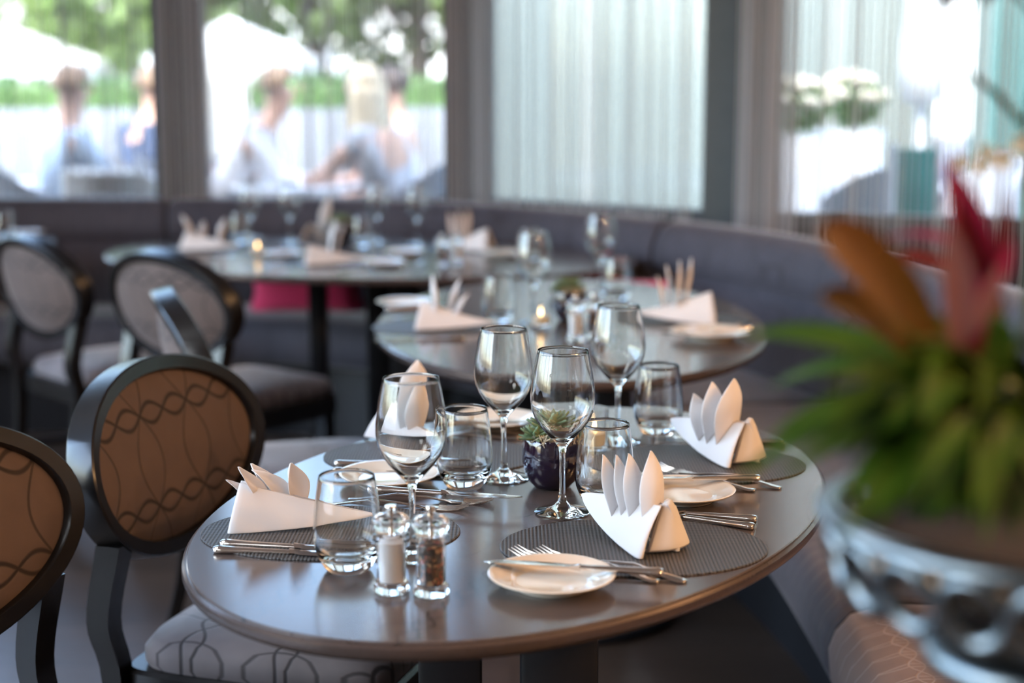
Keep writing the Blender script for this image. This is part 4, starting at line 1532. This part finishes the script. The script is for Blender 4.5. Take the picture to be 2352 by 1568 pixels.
blade(mb, 2200, 565, 1.0, 2040, 545, 1.05, 0.012, (0.0, 0, 0.004), up=(0, -0.4, 1), n=10, thick=0.002)
blade(mb, 2262, 690, 0.95, 2326, 545, 0.95, 0.011, (0.002, 0, 0.0), up=(0, -1, 0.1), n=10, thick=0.002)
obj('pink_bract', mb, M['bract_pink'], e, smooth=80)
mb = MB()
blade(mb, 2232, 800, 0.98, 2200, 440, 0.93, 0.024, (0.004, 0, 0.0), up=(0, -1, 0.1), n=14, thick=0.002)
blade(mb, 2210, 640, 1.0, 2045, 590, 1.0, 0.020, (0.0, 0, 0.004), up=(0, -0.6, 1), n=10, thick=0.002)
blade(mb, 2240, 700, 0.97, 2312, 435, 0.97, 0.012, (0.006, 0, -0.004), up=(0, -1, 0.1), n=10, thick=0.002)
obj('dark_red_bract', mb, M['bract_red'], e, smooth=80)
mb = MB()
blade(mb, 2200, 800, 0.92, 2183, 510, 0.90, 0.020, (0.002, 0, 0.0), up=(0, -1, 0.1), n=12, thick=0.002)
blade(mb, 2210, 780, 0.93, 2290, 610, 0.93, 0.012, (0.004, 0, 0.0), up=(0, -1, 0.1), n=10, thick=0.002)
obj('pale_bract', mb, M['bract_pale'], e, smooth=80)
rnd = random.Random(11)
mb, mb2 = MB(), MB()
tips = [(1700, 772, 1.0), (1790, 1100, 0.86), (1900, 1040, 0.9), (1915, 925, 0.9), (2005, 1210, 0.84), (1955, 855, 0.98), (1690, 1105, 0.9), (1760, 1010, 0.9), (1930, 1230, 0.82), (1990, 1010, 0.86), (1850, 1040, 0.86), (1930, 1150, 0.86), (2080, 1090, 0.85),
        (2040, 960, 0.85), (2110, 720, 1.0), (2030, 790, 0.95), (1850, 960, 0.95), (2150, 1180, 0.83), (2240, 1160, 0.83), (2320, 1150, 0.83), (1770, 890, 1.0), (2120, 980, 0.84), (2200, 1050, 0.84)]
for x, y, d in tips:
    blade(mb, 2270 + rnd.uniform(-60, 60), 930 + rnd.uniform(-70, 90), 0.93, x, y, d, rnd.uniform(0.018, 0.029), (0, 0, rnd.uniform(0.006, 0.03)), up=(0, -0.6, 1), n=10)
for k in range(26):
    x = rnd.uniform(1880, 2200)
    blade(mb if k % 2 else mb2, 2260 + rnd.uniform(-80, 60), 960 + rnd.uniform(-60, 90), 0.95, x, 1010 + (x - 1880) * 0.45 + rnd.uniform(-160, 60), rnd.uniform(0.84, 0.9), rnd.uniform(0.013, 0.022), (0, 0, rnd.uniform(0.004, 0.025)), up=(0, -0.6, 1), n=9)
for k in range(22):
    x = rnd.uniform(2080, 2440)
    blade(mb if k % 2 else mb2, 2330 + rnd.uniform(-80, 60), 980 + rnd.uniform(-60, 90), 0.92, x, 1150 + (x - 2080) * 0.32 + rnd.uniform(-60, 50), rnd.uniform(0.79, 0.84), rnd.uniform(0.012, 0.020), (0, 0, rnd.uniform(0.01, 0.03)), up=(0, -0.6, 1), n=9)
for k in range(46):
    x = rnd.uniform(2020, 2420)
    y = rnd.uniform(690, 1160)
    blade(mb if k % 3 else mb2, 2310 + rnd.uniform(-90, 60), 960 + rnd.uniform(-90, 130), 0.96 + rnd.uniform(-0.03, 0.05), x, y, rnd.uniform(0.84, 1.05), rnd.uniform(0.012, 0.022), (0, 0, rnd.uniform(0.0, 0.03)), up=(0, -0.6, 1), n=9)
for k in range(80):
    x = rnd.uniform(2060, 2480)
    y = rnd.uniform(760, 1230)
    blade(mb2, 2330 + rnd.uniform(-160, 60), 1010 + rnd.uniform(-60, 130), 1.0 + rnd.uniform(-0.02, 0.06), x, y, rnd.uniform(0.93, 1.1), rnd.uniform(0.014, 0.026), (0, 0, rnd.uniform(0.0, 0.03)), up=(0, -0.6, 1), n=8)
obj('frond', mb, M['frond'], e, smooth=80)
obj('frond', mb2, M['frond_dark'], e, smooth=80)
st = MB()
st.tube([atd(2330, 980, 1.0) - ORI, atd(2365, 620, 1.05) - ORI, atd(2352, 290, 1.08) - ORI, atd(2290, 215, 1.08) - ORI, atd(2215, 160, 1.06) - ORI], [0.0035, 0.0032, 0.003, 0.0028, 0.002], 8)
orch = obj('orchid_stem', st, M['frond_dark'], e)
fm = MB()
for x, y, r in ((2205, 372, 0.005), (2250, 380, 0.005), (2300, 365, 0.006), (2345, 330, 0.006), (2262, 350, 0.005)):
    c = atd(x, y, 1.06) - ORI
    for k in range(5):
        a = 2 * pi * k / 5
        leaf(fm, c, c + Vector((cos(a) * r * 1.5, -0.004, sin(a) * r * 1.5)), r * 1.3, (0, -0.001, 0), n=5, up=(0, -1, 0.01))
obj('flower', fm, M['petal_white'], orch, smooth=80)
lv = MB()
blade(lv, 2230, -40, 1.0, 2150, 24, 1.0, 0.018, (0, 0, 0.004), up=(0, -1, 0.2))
blade(lv, 2300, -50, 1.0, 2255, 14, 1.0, 0.014, (0, 0, 0.004), up=(0, -1, 0.2))
lv.tube([atd(2352, 290, 1.08) - ORI, atd(2400, 60, 1.06) - ORI, atd(2300, -50, 1.0) - ORI, atd(2230, -40, 1.0) - ORI], 0.002, 6)
obj('leaf', lv, M['frond_dark'], orch, smooth=80)
s_ = empty('plant_stand', (PX, PY, 0))
tag(s_, 'dark square pedestal carrying the silver bowl of the flowering plant', 'pedestal')
obj('column', MB().box(-0.09, 0.09, -0.09, 0.09, 0.03, 0.827, 0.004), M['wood_black'], s_)
obj('top', MB().box(-0.11, 0.11, -0.11, 0.11, 0.827, 0.852, 0.004), M['wood_black'], s_)
obj('base', MB().box(-0.12, 0.12, -0.12, 0.12, 0.0, 0.03, 0.004), M['wood_black'], s_)
# ------------------------------------------------------------------ terrace and street outside
GZ = 0.08
tr = MB().box(-14, 14, 5.0, 15.5, -0.12, GZ - 0.001)
tr.f = [f for f in tr.f]
struct('ground', MB().add([(-16, -8, GZ), (-3.9, -8, GZ), (-3.9, 6.8, GZ), (-0.1, 6.95, GZ), (1.0, 6.1, GZ), (3.7, 5.2, GZ), (16, 5.2, GZ), (16, 16, GZ), (-16, 16, GZ)], [tuple(range(9))]), M['paving'], smooth=0)
struct('road', MB().add([(-45, 16, 0.02), (45, 16, 0.02), (45, 70, 0.02), (-45, 70, 0.02)], [(0, 1, 2, 3)]), M['asphalt'], smooth=0)


def wpt(px, D, z):
    return Vector(((px - 1176) / FPX * D, D, z))


def leaf_cloud(mb, c, r, n, size, rnd, squash=1.0, boxy=False):
    for k in range(n):
        if boxy:
            p = Vector((rnd.uniform(-1, 1) * r[0], rnd.uniform(-1, 1) * r[1], rnd.uniform(-1, 1) * r[2]))
        else:
            d = Vector((rnd.gauss(0, 1), rnd.gauss(0, 1), rnd.gauss(0, 1))).normalized() * rnd.uniform(0.45, 1.0) ** 0.5
            p = Vector((d.x * r[0], d.y * r[1], d.z * r[2]))
        p = Vector(c) + p
        a = Vector((rnd.gauss(0, 1), rnd.gauss(0, 1), rnd.gauss(0, 1))).normalized()
        b = a.cross(Vector((rnd.gauss(0, 1), rnd.gauss(0, 1), rnd.gauss(0, 1)))).normalized()
        s = size * rnd.uniform(0.6, 1.3)
        mb.add([p - a * s, p + b * s * 0.5, p + a * s, p - b * s * 0.5], [(0, 1, 2, 3)])
    return mb


def tree(px, D, h, cr, label, seed, tr_=0.12):
    rnd = random.Random(seed)
    b = wpt(px, D, 0.02 if D > 16 else GZ)
    e = empty('street_tree', b)
    tag(e, label, 'tree', 'street trees beyond the terrace')
    t = MB()
    t.tube([(0, 0, 0), (0.03, 0.02, h * 0.3), (-0.02, 0, h * 0.55), (0.02, 0, h * 0.8)], [tr_, tr_ * 0.85, tr_ * 0.7, tr_ * 0.4], 10)
    for k in range(6):
        a = rnd.uniform(0, 2 * pi)
        z = h * rnd.uniform(0.5, 0.72)
        t.tube([(0, 0, z), (cr * 0.35 * cos(a), cr * 0.35 * sin(a), z + cr * 0.35), (cr * 0.75 * cos(a), cr * 0.75 * sin(a), z + cr * 0.5)], [tr_ * 0.45, tr_ * 0.3, tr_ * 0.1], 6)
    obj('trunk', t, M['bark'], e)
    c = MB()
    for k in range(9):
        a = rnd.uniform(0, 2 * pi)
        q = rnd.uniform(0.2, 0.75)
        leaf_cloud(c, (cr * q * cos(a), cr * q * sin(a), h * 0.72 + rnd.uniform(-0.3, 0.6) * cr), (cr * 0.5, cr * 0.5, cr * 0.4), 260, 0.13, rnd)
    obj('crown', c, M['leaf_tree'], e, smooth=0)


tree(425, 15.5, 3.4, 1.9, 'slim street tree seen beside the left window pillar', 1, 0.13)
tree(735, 18.5, 3.6, 2.0, 'street tree behind the seated blond woman', 2, 0.14)
tree(965, 16.8, 3.3, 1.5, 'street tree close to the middle window pillar', 3, 0.16)
tree(120, 19.0, 3.7, 2.2, 'broad street tree at the far left above the parked cars', 4, 0.14)


def hedge(px0, px1, D, z0, z1, label, seed):
    rnd = random.Random(seed)
    a, b = wpt(px0, D, 0), wpt(px1, D, 0)
    e = empty('planter_hedge', ((a.x + b.x) / 2, D, GZ))
    tag(e, label, 'hedge', 'clipped hedges around the terrace')
    w = (b.x - a.x) / 2
    obj('planter_box', MB().box(-w, w, -0.22, 0.22, 0, z0 - GZ, 0.01), M['planter_grey'], e)
    h = MB().box(-w * 0.97, w * 0.97, -0.2, 0.2, z0 - GZ - 0.05, z1 - GZ - 0.06, 0.04)
    leaf_cloud(h, (0, 0, (z0 + z1) / 2 - GZ), (w, 0.24, (z1 - z0) / 2), int(900 * w), 0.05, rnd, boxy=True)
    obj('hedge_foliage', h, M['leaf_hedge'], e, smooth=0)


hedge(-160, 385, 12.0, 1.16, 1.40, 'clipped green hedge in a white planter at the far left', 5)
hedge(585, 800, 12.0, 1.16, 1.42, 'clipped green hedge between the man in white and the blond woman', 6)
hedge(905, 1060, 12.5, 1.16, 1.44, 'clipped green hedge beside the middle window pillar', 7)


def car(px, D, L, m, label, hh=1.45, van=False):
    b = wpt(px, D, 0.02)
    e = empty('parked_van' if van else 'parked_car', b)
    tag(e, label, 'car', 'parked cars in the street')
    H = 2.1 if van else hh
    if van:
        side = [(-L / 2, 0.3), (-L / 2, H * 0.95), (-L / 2 + 0.1, H), (L * 0.22, H), (L * 0.36, 1.15), (L / 2, 0.95), (L / 2, 0.3)]
        win = [(L * 0.06, 1.2), (L * 0.06, H - 0.2), (L * 0.2, H - 0.2), (L * 0.32, 1.2)]
    else:
        side = [(-L / 2, 0.3), (-L / 2, 0.8), (-L * 0.44, 0.92), (-L * 0.3, 0.98), (-L * 0.2, H - 0.05), (-L * 0.1, H), (L * 0.08, H - 0.02), (L * 0.22, 0.98), (L * 0.42, 0.86), (L / 2, 0.7), (L / 2, 0.3)]
        win = [(-L * 0.26, 1.0), (-L * 0.18, H - 0.1), (L * 0.06, H - 0.1), (L * 0.18, 1.0)]
    mb = MB()
    w = 0.85
    K = len(side)
    rows = [[(x, y, z if z < 0.9 else z) for x, z in side] for y in (-w, -w * 0.96, w * 0.96, w)]
    rows[0] = [(x * 0.985, -w, 0.3 + (z - 0.3) * 0.985) for x, z in side]
    rows[3] = [(x * 0.985, w, 0.3 + (z - 0.3) * 0.985) for x, z in side]
    mb.grid(rows, closed_u=True)
    mb.f += [tuple(range(K)), tuple(3 * K + k for k in reversed(range(K)))]
    obj('body', mb, m, e, smooth=35)
    for s in (-1, 1):
        obj('side_window', MB().add([(x, s * (w + 0.004), z) for x, z in win] + [(x, s * (w - 0.02), z) for x, z in win], [(0, 1, 2, 3), (7, 6, 5, 4), (0, 4, 5, 1), (1, 5, 6, 2), (2, 6, 7, 3), (3, 7, 4, 0)]), M['car_glass'], e, smooth=0)
        for x in (-L * 0.3, L * 0.31):
            wh = MB().lathe([(0.0, -0.1), (0.29, -0.1), (0.32, -0.07), (0.32, 0.07), (0.29, 0.1), (0.0, 0.1)], 24).xf(Matrix.Translation((x, s * (w - 0.08), 0.32)) @ Matrix.Rotation(pi / 2, 4, 'X'))
            obj('wheel', wh, M['tyre'], e)
    return e


car(90, 25.5, 4.2, M['car_white'], 'white parked car at the far left beyond the hedge')
car(300, 29, 4.2, M['car_silver'], 'silver parked car left of the window pillar beyond the hedge')
car(575, 23, 4.8, M['car_white'], 'white parked van above the man in the white shirt', van=True)
car(760, 31, 4.2, M['car_white'], 'white parked car behind the blond woman')
car(985, 27, 4.2, M['car_white'], 'white parked car beside the middle window pillar')

# buildings
fb = MB().box(-2.2, 2.2, 0, 6, 0, 9)
o = obj('pale_building', fb, M['facade_pale'], loc=(1.95, 15.2, 0.02), smooth=0, rz=radians(-4))
tag(o, 'pale green building front seen through the third window', 'building')
fd = MB().box(-5.5, 5.5, 0, 6, 0, 9)
o = obj('dark_building', fd, M['facade_dark'], loc=(9.3, 12.0, GZ), smooth=0, rz=radians(-20))
tag(o, 'dark green building front behind the plants in the right window', 'building')
fb = MB().box(-28, 20, 0, 8, 0, 7).box(-6, 0, -0.5, 0.0, 0, 3.2)
o = obj('street_houses', fb, facade('pale_house_fronts', (0.75, 0.74, 0.70), (0.66, 0.64, 0.62), (0.5, 0.5, 0.5), 2.2, 3.0, 0.8), loc=(-4, 42, 0.02), smooth=0)
tag(o, 'pale sunlit house row at the end of the street', 'building')


# garden furniture
def make_terrace_chair():
    e = empty('wicker_chair', (0, 0, 0))
    obj('seat', MB().box(-0.23, 0.25, -0.24, 0.24, 0.38, 0.44, 0.02), M['wicker'], e)
    rows = []
    for k in range(9):
        a = radians(-80 + 20 * k)
        rows.append([(-0.05 - 0.22 * cos(a) - dx * cos(a) - z * 0.06, 0.27 * sin(a) + dx * sin(a), 0.42 + (0.46 - 0.16 * abs(sin(a)) ** 3) * z) for dx, z in ((0, 0), (0, 1), (0.03, 1), (0.03, 0))])
    mb = MB().grid(rows, closed_u=True)
    mb.f += [(0, 1, 2, 3), (35, 34, 33, 32)]
    obj('backrest', mb, M['wicker'], e)
    for sx in (-0.2, 0.22):
        for sy in (-0.21, 0.21):
            obj('leg', MB().prism((sx, sy, 0.39), (sx * 1.08, sy * 1.05, 0), 0.035, 0.025), M['wicker'], e, smooth=0)
    return e


def tchair(x, y, yaw, label):
    put('tchair', make_terrace_chair, (x, y, GZ), radians(yaw), label, 'chair', 'grey wicker terrace chairs')


def make_terrace_table():
    e = empty('terrace_table', (0, 0, 0))
    obj('tabletop', MB().ell([(0.38, 0.38, 0.70), (0.40, 0.40, 0.705), (0.40, 0.40, 0.725), (0.39, 0.39, 0.73)], 48), M['white_paint'], e)
    obj('column', MB().lathe([(0.0, 0.02), (0.05, 0.02), (0.03, 0.08), (0.028, 0.66), (0.06, 0.70), (0.0, 0.70)], 20), M['silver'], e)
    obj('base', MB().lathe([(0.0, 0.0), (0.24, 0.0), (0.24, 0.012), (0.05, 0.03), (0.0, 0.03)], 32), M['silver'], e)
    return e


def ttable(x, y, label):
    put('ttable', make_terrace_table, (x, y, GZ), 0, label, 'table', 'white round terrace tables')


ttable(-1.12, 8.2, 'white round terrace table between the man in white and the blond woman')
ttable(-2.55, 8.3, 'white round terrace table at the far left beside the navy shirt')
ttable(1.9, 8.2, 'white round terrace table behind the thread curtain at right')


def parasol(px, D, label, rad, z):
    e = empty('parasol', wpt(px, D, GZ if D < 16 else 0.02))
    tag(e, label, 'parasol', 'open white parasols')
    obj('canopy', MB().lathe([(0.0, z + 0.34), (rad * 0.5, z + 0.18), (rad, z), (rad * 0.995, z - 0.18), (rad * 0.985, z - 0.18), (rad * 0.985, z - 0.01), (rad * 0.5, z + 0.16), (0.0, z + 0.32)], 8), M['canopy'], e, smooth=0)
    obj('pole', MB().lathe([(0.0, 0), (0.03, 0), (0.03, z + 0.31), (0.0, z + 0.31)], 12), M['white_paint'], e)
    obj('base', MB().lathe([(0.0, 0), (0.3, 0), (0.28, 0.08), (0.05, 0.1), (0.0, 0.1)], 24), M['wicker'], e)


parasol(40, 14.3, 'open white parasol at the far left of the street', 0.95, 1.46)
parasol(540, 13.2, 'open white parasol above the man in the white shirt', 0.75, 1.48)
fp = empty('folded_parasol', wpt(2105, 7.6, GZ))
tag(fp, 'folded white parasol standing outside the right window', 'parasol')
obj('canopy', MB().lathe([(0.0, 2.15), (0.03, 2.12), (0.09, 1.7), (0.12, 1.35), (0.10, 1.18), (0.05, 1.15), (0.0, 1.15)], 12), M['canopy'], fp, smooth=60)
obj('pole', MB().lathe([(0.0, 0), (0.025, 0), (0.025, 1.2), (0.0, 1.2)], 12), M['white_paint'], fp)
obj('base', MB().lathe([(0.0, 0), (0.26, 0), (0.24, 0.08), (0.04, 0.1), (0.0, 0.1)], 24), M['wicker'], fp)

# cream tub chair on the terrace close to the far left window
cc = empty('tub_chair', wpt(295, 7.55, GZ), radians(75))
tag(cc, 'cream tub chair with its back to the far left window', 'chair')
rows = []
for k in range(13):
    a = radians(-100 + 200 * k / 12)
    rows.append([(-0.02 - r * cos(a) - 0.05 * z, r * sin(a) * 1.05, 0.12 + (0.74 - 0.2 * max(0, abs(a) - 0.9)) * z) for r, z in ((0.20, 0), (0.20, 0.96), (0.23, 1.0), (0.27, 0.97), (0.28, 0))])
mb = MB().grid(rows, closed_u=True)
mb.f += [(0, 1, 2, 3, 4), tuple(12 * 5 + k for k in (4, 3, 2, 1, 0))]
obj('backrest', mb, M['cream_fabric'], cc, smooth=50)
obj('seat', MB().box(-0.2, 0.26, -0.22, 0.22, 0.28, 0.44, 0.03), M['cream_fabric'], cc)
for sx in (-0.18, 0.2):
    for sy in (-0.18, 0.18):
        obj('leg', MB().prism((sx, sy, 0.29), (sx, sy, 0), 0.035, 0.025), M['wood_black'], cc, smooth=0)


# flowers and white pots outside the right window
def make_flower_pot():
    e = empty('flower_planter', (0, 0, 0))
    rnd = random.Random(21)
    obj('pot', MB().lathe([(0.0, 0.0), (0.12, 0.0), (0.13, 0.01), (0.17, 0.95), (0.175, 1.0), (0.155, 1.0), (0.15, 0.95), (0.0, 0.94)], 28), M['white_paint'], e)
    obj('foliage', leaf_cloud(MB(), (0, 0, 1.14), (0.17, 0.17, 0.12), 260, 0.04, rnd), M['leaf_hedge'], e, smooth=0)
    f = MB()
    for k in range(26):
        d = Vector((rnd.gauss(0, 1), rnd.gauss(0, 1), abs(rnd.gauss(0, 1)) + 0.2)).normalized()
        f.ball((d.x * 0.17, d.y * 0.17, 1.15 + d.z * 0.13), (0.035, 0.035, 0.028), 8, 5)
    obj('blossom', f, M['petal_white'], e)
    return e


for px, D, sc, lab in ((1822, 7.7, 1.0, 'tall white planter with white blossoms just right of the blue grey pillar'), (1945, 8.0, 1.02, 'tall white planter with white blossoms left of the folded parasol')):
    put('fpot', make_flower_pot, wpt(px, D, GZ), 0.3 * D, lab, 'planter', 'white flower planters', sc)
tw = empty('teal_banner', wpt(2085, 6.6, GZ))
tag(tw, 'teal canvas windbreak outside the right window', 'banner')
obj('canvas', MB().box(-0.07, 0.12, -0.01, 0.01, 0.1, 0.98, 0.004), M['teal'], tw)
obj('post', MB().lathe([(0.0, 0), (0.02, 0), (0.02, 1.0), (0.0, 1.0)], 12).xf(Matrix.Translation((-0.08, 0, 0))), M['white_paint'], tw)
obj('foot', MB().box(-0.12, 0.14, -0.1, 0.1, 0.0, 0.03, 0.004), M['white_paint'], tw)

# ------------------------------------------------------------------ people on the terrace


def skin_obj(name, V, E_, m, parent, root=0, sub=2):
    me = bpy.data.meshes.new(name)
    me.from_pydata([v[0] for v in V], E_, [])
    o = bpy.data.objects.new(name, me)
    C.objects.link(o)
    o.parent = parent
    md = o.modifiers.new('skin', 'SKIN')
    md.use_smooth_shade = True
    sk = me.skin_vertices[0].data
    for i, v in enumerate(V):
        r = v[1]
        sk[i].radius = r if isinstance(r, tuple) else (r, r)
        sk[i].use_root = (i == root)
    s = o.modifiers.new('subdivision', 'SUBSURF')
    s.levels = s.render_levels = sub
    me.materials.append(m)
    return o


def person(x, y, yaw, label, shirt, hair, hair_kind='short', lean=0.1, arms='table', head_yaw=0.0, bare=False):
    e = empty('person', (x, y, GZ + 0.44), radians(yaw))
    tag(e, label, 'person', 'guests seated on the terrace')
    ln = lean
    P = {'pel': (0, 0, 0.09), 'sp': (0.03 + ln * 0.3, 0, 0.27), 'ch': (0.02 + ln * 0.75, 0, 0.46), 'nb': (0.02 + ln * 1.0, 0, 0.58), 'nk': (0.04 + ln * 1.1, 0, 0.655), 'h1': (0.055 + ln * 1.15, 0, 0.735), 'h2': (0.05 + ln * 1.15, 0, 0.82)}
    V, Ed, ix = [], [], {}

    def add(k, p, r, par=None):
        ix[k] = len(V)
        V.append((p, r))
        if par:
            Ed.append((ix[par], ix[k]))
    add('pel', P['pel'], (0.15, 0.12))
    add('sp', P['sp'], (0.135, 0.10), 'pel')
    add('ch', P['ch'], (0.16, 0.11), 'sp')
    add('nb', P['nb'], (0.075, 0.07), 'ch')
    add('nk', P['nk'], 0.052, 'nb')
    add('h1', P['h1'], (0.072, 0.082), 'nk')
    add('h2', P['h2'], (0.078, 0.092), 'h1')
    TV, TE = [], []
    sx, sz = P['ch'][0] + 0.01, P['ch'][2] + 0.07
    fingers = []
    for s in (-1, 1):
        t = 'LR'[s > 0]
        add('sh' + t, (sx, s * 0.185, sz), 0.062, 'ch')
        if arms == 'table':
            el, wr = (sx + 0.16, s * 0.25, sz - 0.24), (sx + 0.38, s * 0.13, sz - 0.23)
        elif arms == 'reach':
            el, wr = (sx + 0.20, s * 0.24, sz - 0.20), (sx + 0.44, s * 0.20, sz - 0.25)
        else:
            el, wr = (sx - 0.02, s * 0.25, sz - 0.27), (sx + 0.22, s * 0.17, sz - 0.33)
        add('el' + t, el, 0.045, 'sh' + t)
        add('wr' + t, wr, 0.028, 'el' + t)
        d = (Vector(wr) - Vector(el)).normalized()
        pm = Vector(wr) + d * 0.05
        add('pm' + t, tuple(pm), (0.036, 0.02), 'wr' + t)
        fingers.append((pm, d, s))
        add('hp' + t, (0.05, s * 0.10, 0.07), 0.10, 'pel')
        add('kn' + t, (0.44, s * 0.13, 0.07), 0.062, 'hp' + t)
        add('an' + t, (0.42, s * 0.13, -0.36), 0.042, 'kn' + t)
        add('to' + t, (0.56, s * 0.14, -0.405), (0.035, 0.03), 'an' + t)
    body = skin_obj('body', V, Ed, M['skin'], e)
    # clothes: the same skeleton, a little wider
    SV = [(P['pel'], (0.165, 0.135)), (P['sp'], (0.155, 0.118)), (P['ch'], (0.178, 0.128)), (P['nb'], (0.08, 0.078))]
    SE = [(0, 1), (1, 2), (2, 3)]
    for s in (-1, 1):
        t = 'LR'[s > 0]
        k = len(SV)
        el = Vector(V[ix['el' + t]][0])
        wr = Vector(V[ix['wr' + t]][0])
        sh = Vector(V[ix['sh' + t]][0])
        if bare:
            SV += [(tuple(sh), 0.072), (tuple(sh.lerp(el, 0.45)), 0.06)]
            SE += [(2, k), (k, k + 1)]
        else:
            SV += [(tuple(sh), 0.075), (tuple(el), 0.056), (tuple(el.lerp(wr, 0.85)), 0.042)]
            SE += [(2, k), (k, k + 1), (k + 1, k + 2)]
    skin_obj('shirt', SV, SE, shirt, e)
    TV = [(P['pel'], (0.162, 0.13))]
    TE = []
    for s in (-1, 1):
        t = 'LR'[s > 0]
        k = len(TV)
        TV += [(V[ix['hp' + t]][0], 0.112), (V[ix['kn' + t]][0], 0.075), (tuple(Vector(V[ix['an' + t]][0]) + Vector((0, 0, 0.03))), 0.058)]
        TE += [(0, k), (k, k + 1), (k + 1, k + 2)]
        sh = MB().ball((0.5, s * 0.137, -0.405), (0.135, 0.048, 0.042), 14, 8)
        obj('shoe', sh, M['wood_black'], e)
    skin_obj('trousers', TV, TE, M['trousers'], e)
    hd = Vector(P['h2']) + Vector((0.01, 0, -0.015))
    R = Matrix.Translation(hd) @ Matrix.Rotation(head_yaw, 4, 'Z')
    # face and hands
    fc = MB()
    fc.tube([(0.088, 0, 0.012), (0.106, 0, -0.018), (0.094, 0, -0.028)], [0.008, 0.013, 0.010], 8)
    for s in (-1, 1):
        fc.ball((-0.005, s * 0.082, -0.012), (0.02, 0.010, 0.03), 8, 6)
    for pm, d, s in fingers:
        pass
    obj('face', fc.xf(R), M['skin'], e)
    ey = MB()
    for s in (-1, 1):
        ey.ball((0.082, s * 0.033, 0.012), (0.010, 0.014, 0.008), 8, 6)
    obj('eyes', ey.xf(R), M['hair_dark'], e)
    obj('mouth', MB().ball((0.086, 0, -0.058), (0.008, 0.026, 0.007), 10, 6).xf(R), M['bract_pale'], e)
    hands = MB()
    for pm, d, s in fingers:
        side = Vector((-d.y, d.x, 0)).normalized()
        for k in range(4):
            b = pm + d * 0.03 + side * (k - 1.5) * 0.017
            L = (0.062, 0.075, 0.07, 0.055)[k]
            hands.tube([b, b + d * L * 0.5 + Vector((0, 0, 0.006)), b + d * L + Vector((0, 0, -0.014))], [0.0085, 0.008, 0.0065], 7)
        b = pm - side * s * -0.03
        hands.tube([pm + side * s * -0.025, pm + side * s * -0.048 + d * 0.025, pm + side * s * -0.05 + d * 0.055], [0.0105, 0.009, 0.007], 7)
    obj('fingers', hands, M['skin'], e)
    # hair
    hm = MB()
    rows = []
    for i in range(9):
        ph = i / 8 * (1.75 if hair_kind == 'short' else 1.95)
        row = []
        for k in range(24):
            a = 2 * pi * k / 24
            front = max(0, cos(a))
            pz = ph * (1 - 0.5 * front)
            row.append((0.104 * sin(pz) * cos(a) - 0.012, 0.094 * sin(pz) * sin(a), 0.108 * cos(pz) + 0.005))
        rows.append(row)
    hm.grid(rows, closed_u=True)
    if hair_kind == 'long':
        rows = []
        for i in range(10):
            s = i / 9
            row = []
            for k in range(14):
                a = radians(75 + 210 * k / 13)
                rr = 0.105 + 0.035 * s
                row.append((rr * cos(a) * (1 + 0.2 * s) - 0.015, rr * sin(a) * 1.05, -0.0 - 0.34 * s + 0.006 * sin(5 * a)))
            rows.append(row)
        hm.grid(rows)
    obj('hair', hm.xf(R), hair, e, smooth=80, mods=(('SOLIDIFY', dict(thickness=0.012, offset=0)),))
    tchair(x - 0.02 * cos(radians(yaw)), y - 0.02 * sin(radians(yaw)), yaw, 'grey wicker terrace chair under the ' + ' '.join(label.split()[:9]))


def at_ground(px, D):
    return (px - 1176) / FPX * D


person(at_ground(478, 8.2), 8.2, 5, 'person in a white shirt leaning forward with a brown short haircut', M['shirt_white'], M['hair_brown'], 'short', 0.30, 'table')
person(at_ground(925, 8.0), 8.0, 150, 'person with long blond hair and a pale grey top reaching over the table', M['shirt_grey'], M['hair_blond'], 'long', 0.16, 'reach', bare=True)
person(at_ground(945, 8.9), 8.9, 175, 'person with dark short hair and a white shirt behind the blond one', M['shirt_white'], M['hair_dark'], 'short', 0.05, 'lap')
person(at_ground(318, 8.9), 8.9, 60, 'person in a navy shirt seen from behind left of the pillar', M['shirt_navy'], M['hair_brown'], 'short', 0.10, 'table')
person(at_ground(110, 8.0), 8.0, 40, 'person in a pale blue shirt at the far left edge', M['shirt_blue'], M['hair_brown'], 'short', 0.10, 'table')
tchair(at_ground(10, 8.6), 8.6, -20, 'empty grey wicker terrace chair at the far left edge')
tchair(at_ground(1990, 7.3), 7.3, 100, 'grey wicker terrace chair outside the right window, nearer the blue grey pillar')
tchair(at_ground(2200, 8.4), 8.4, 200, 'grey wicker terrace chair outside the right window, behind the pink bract')
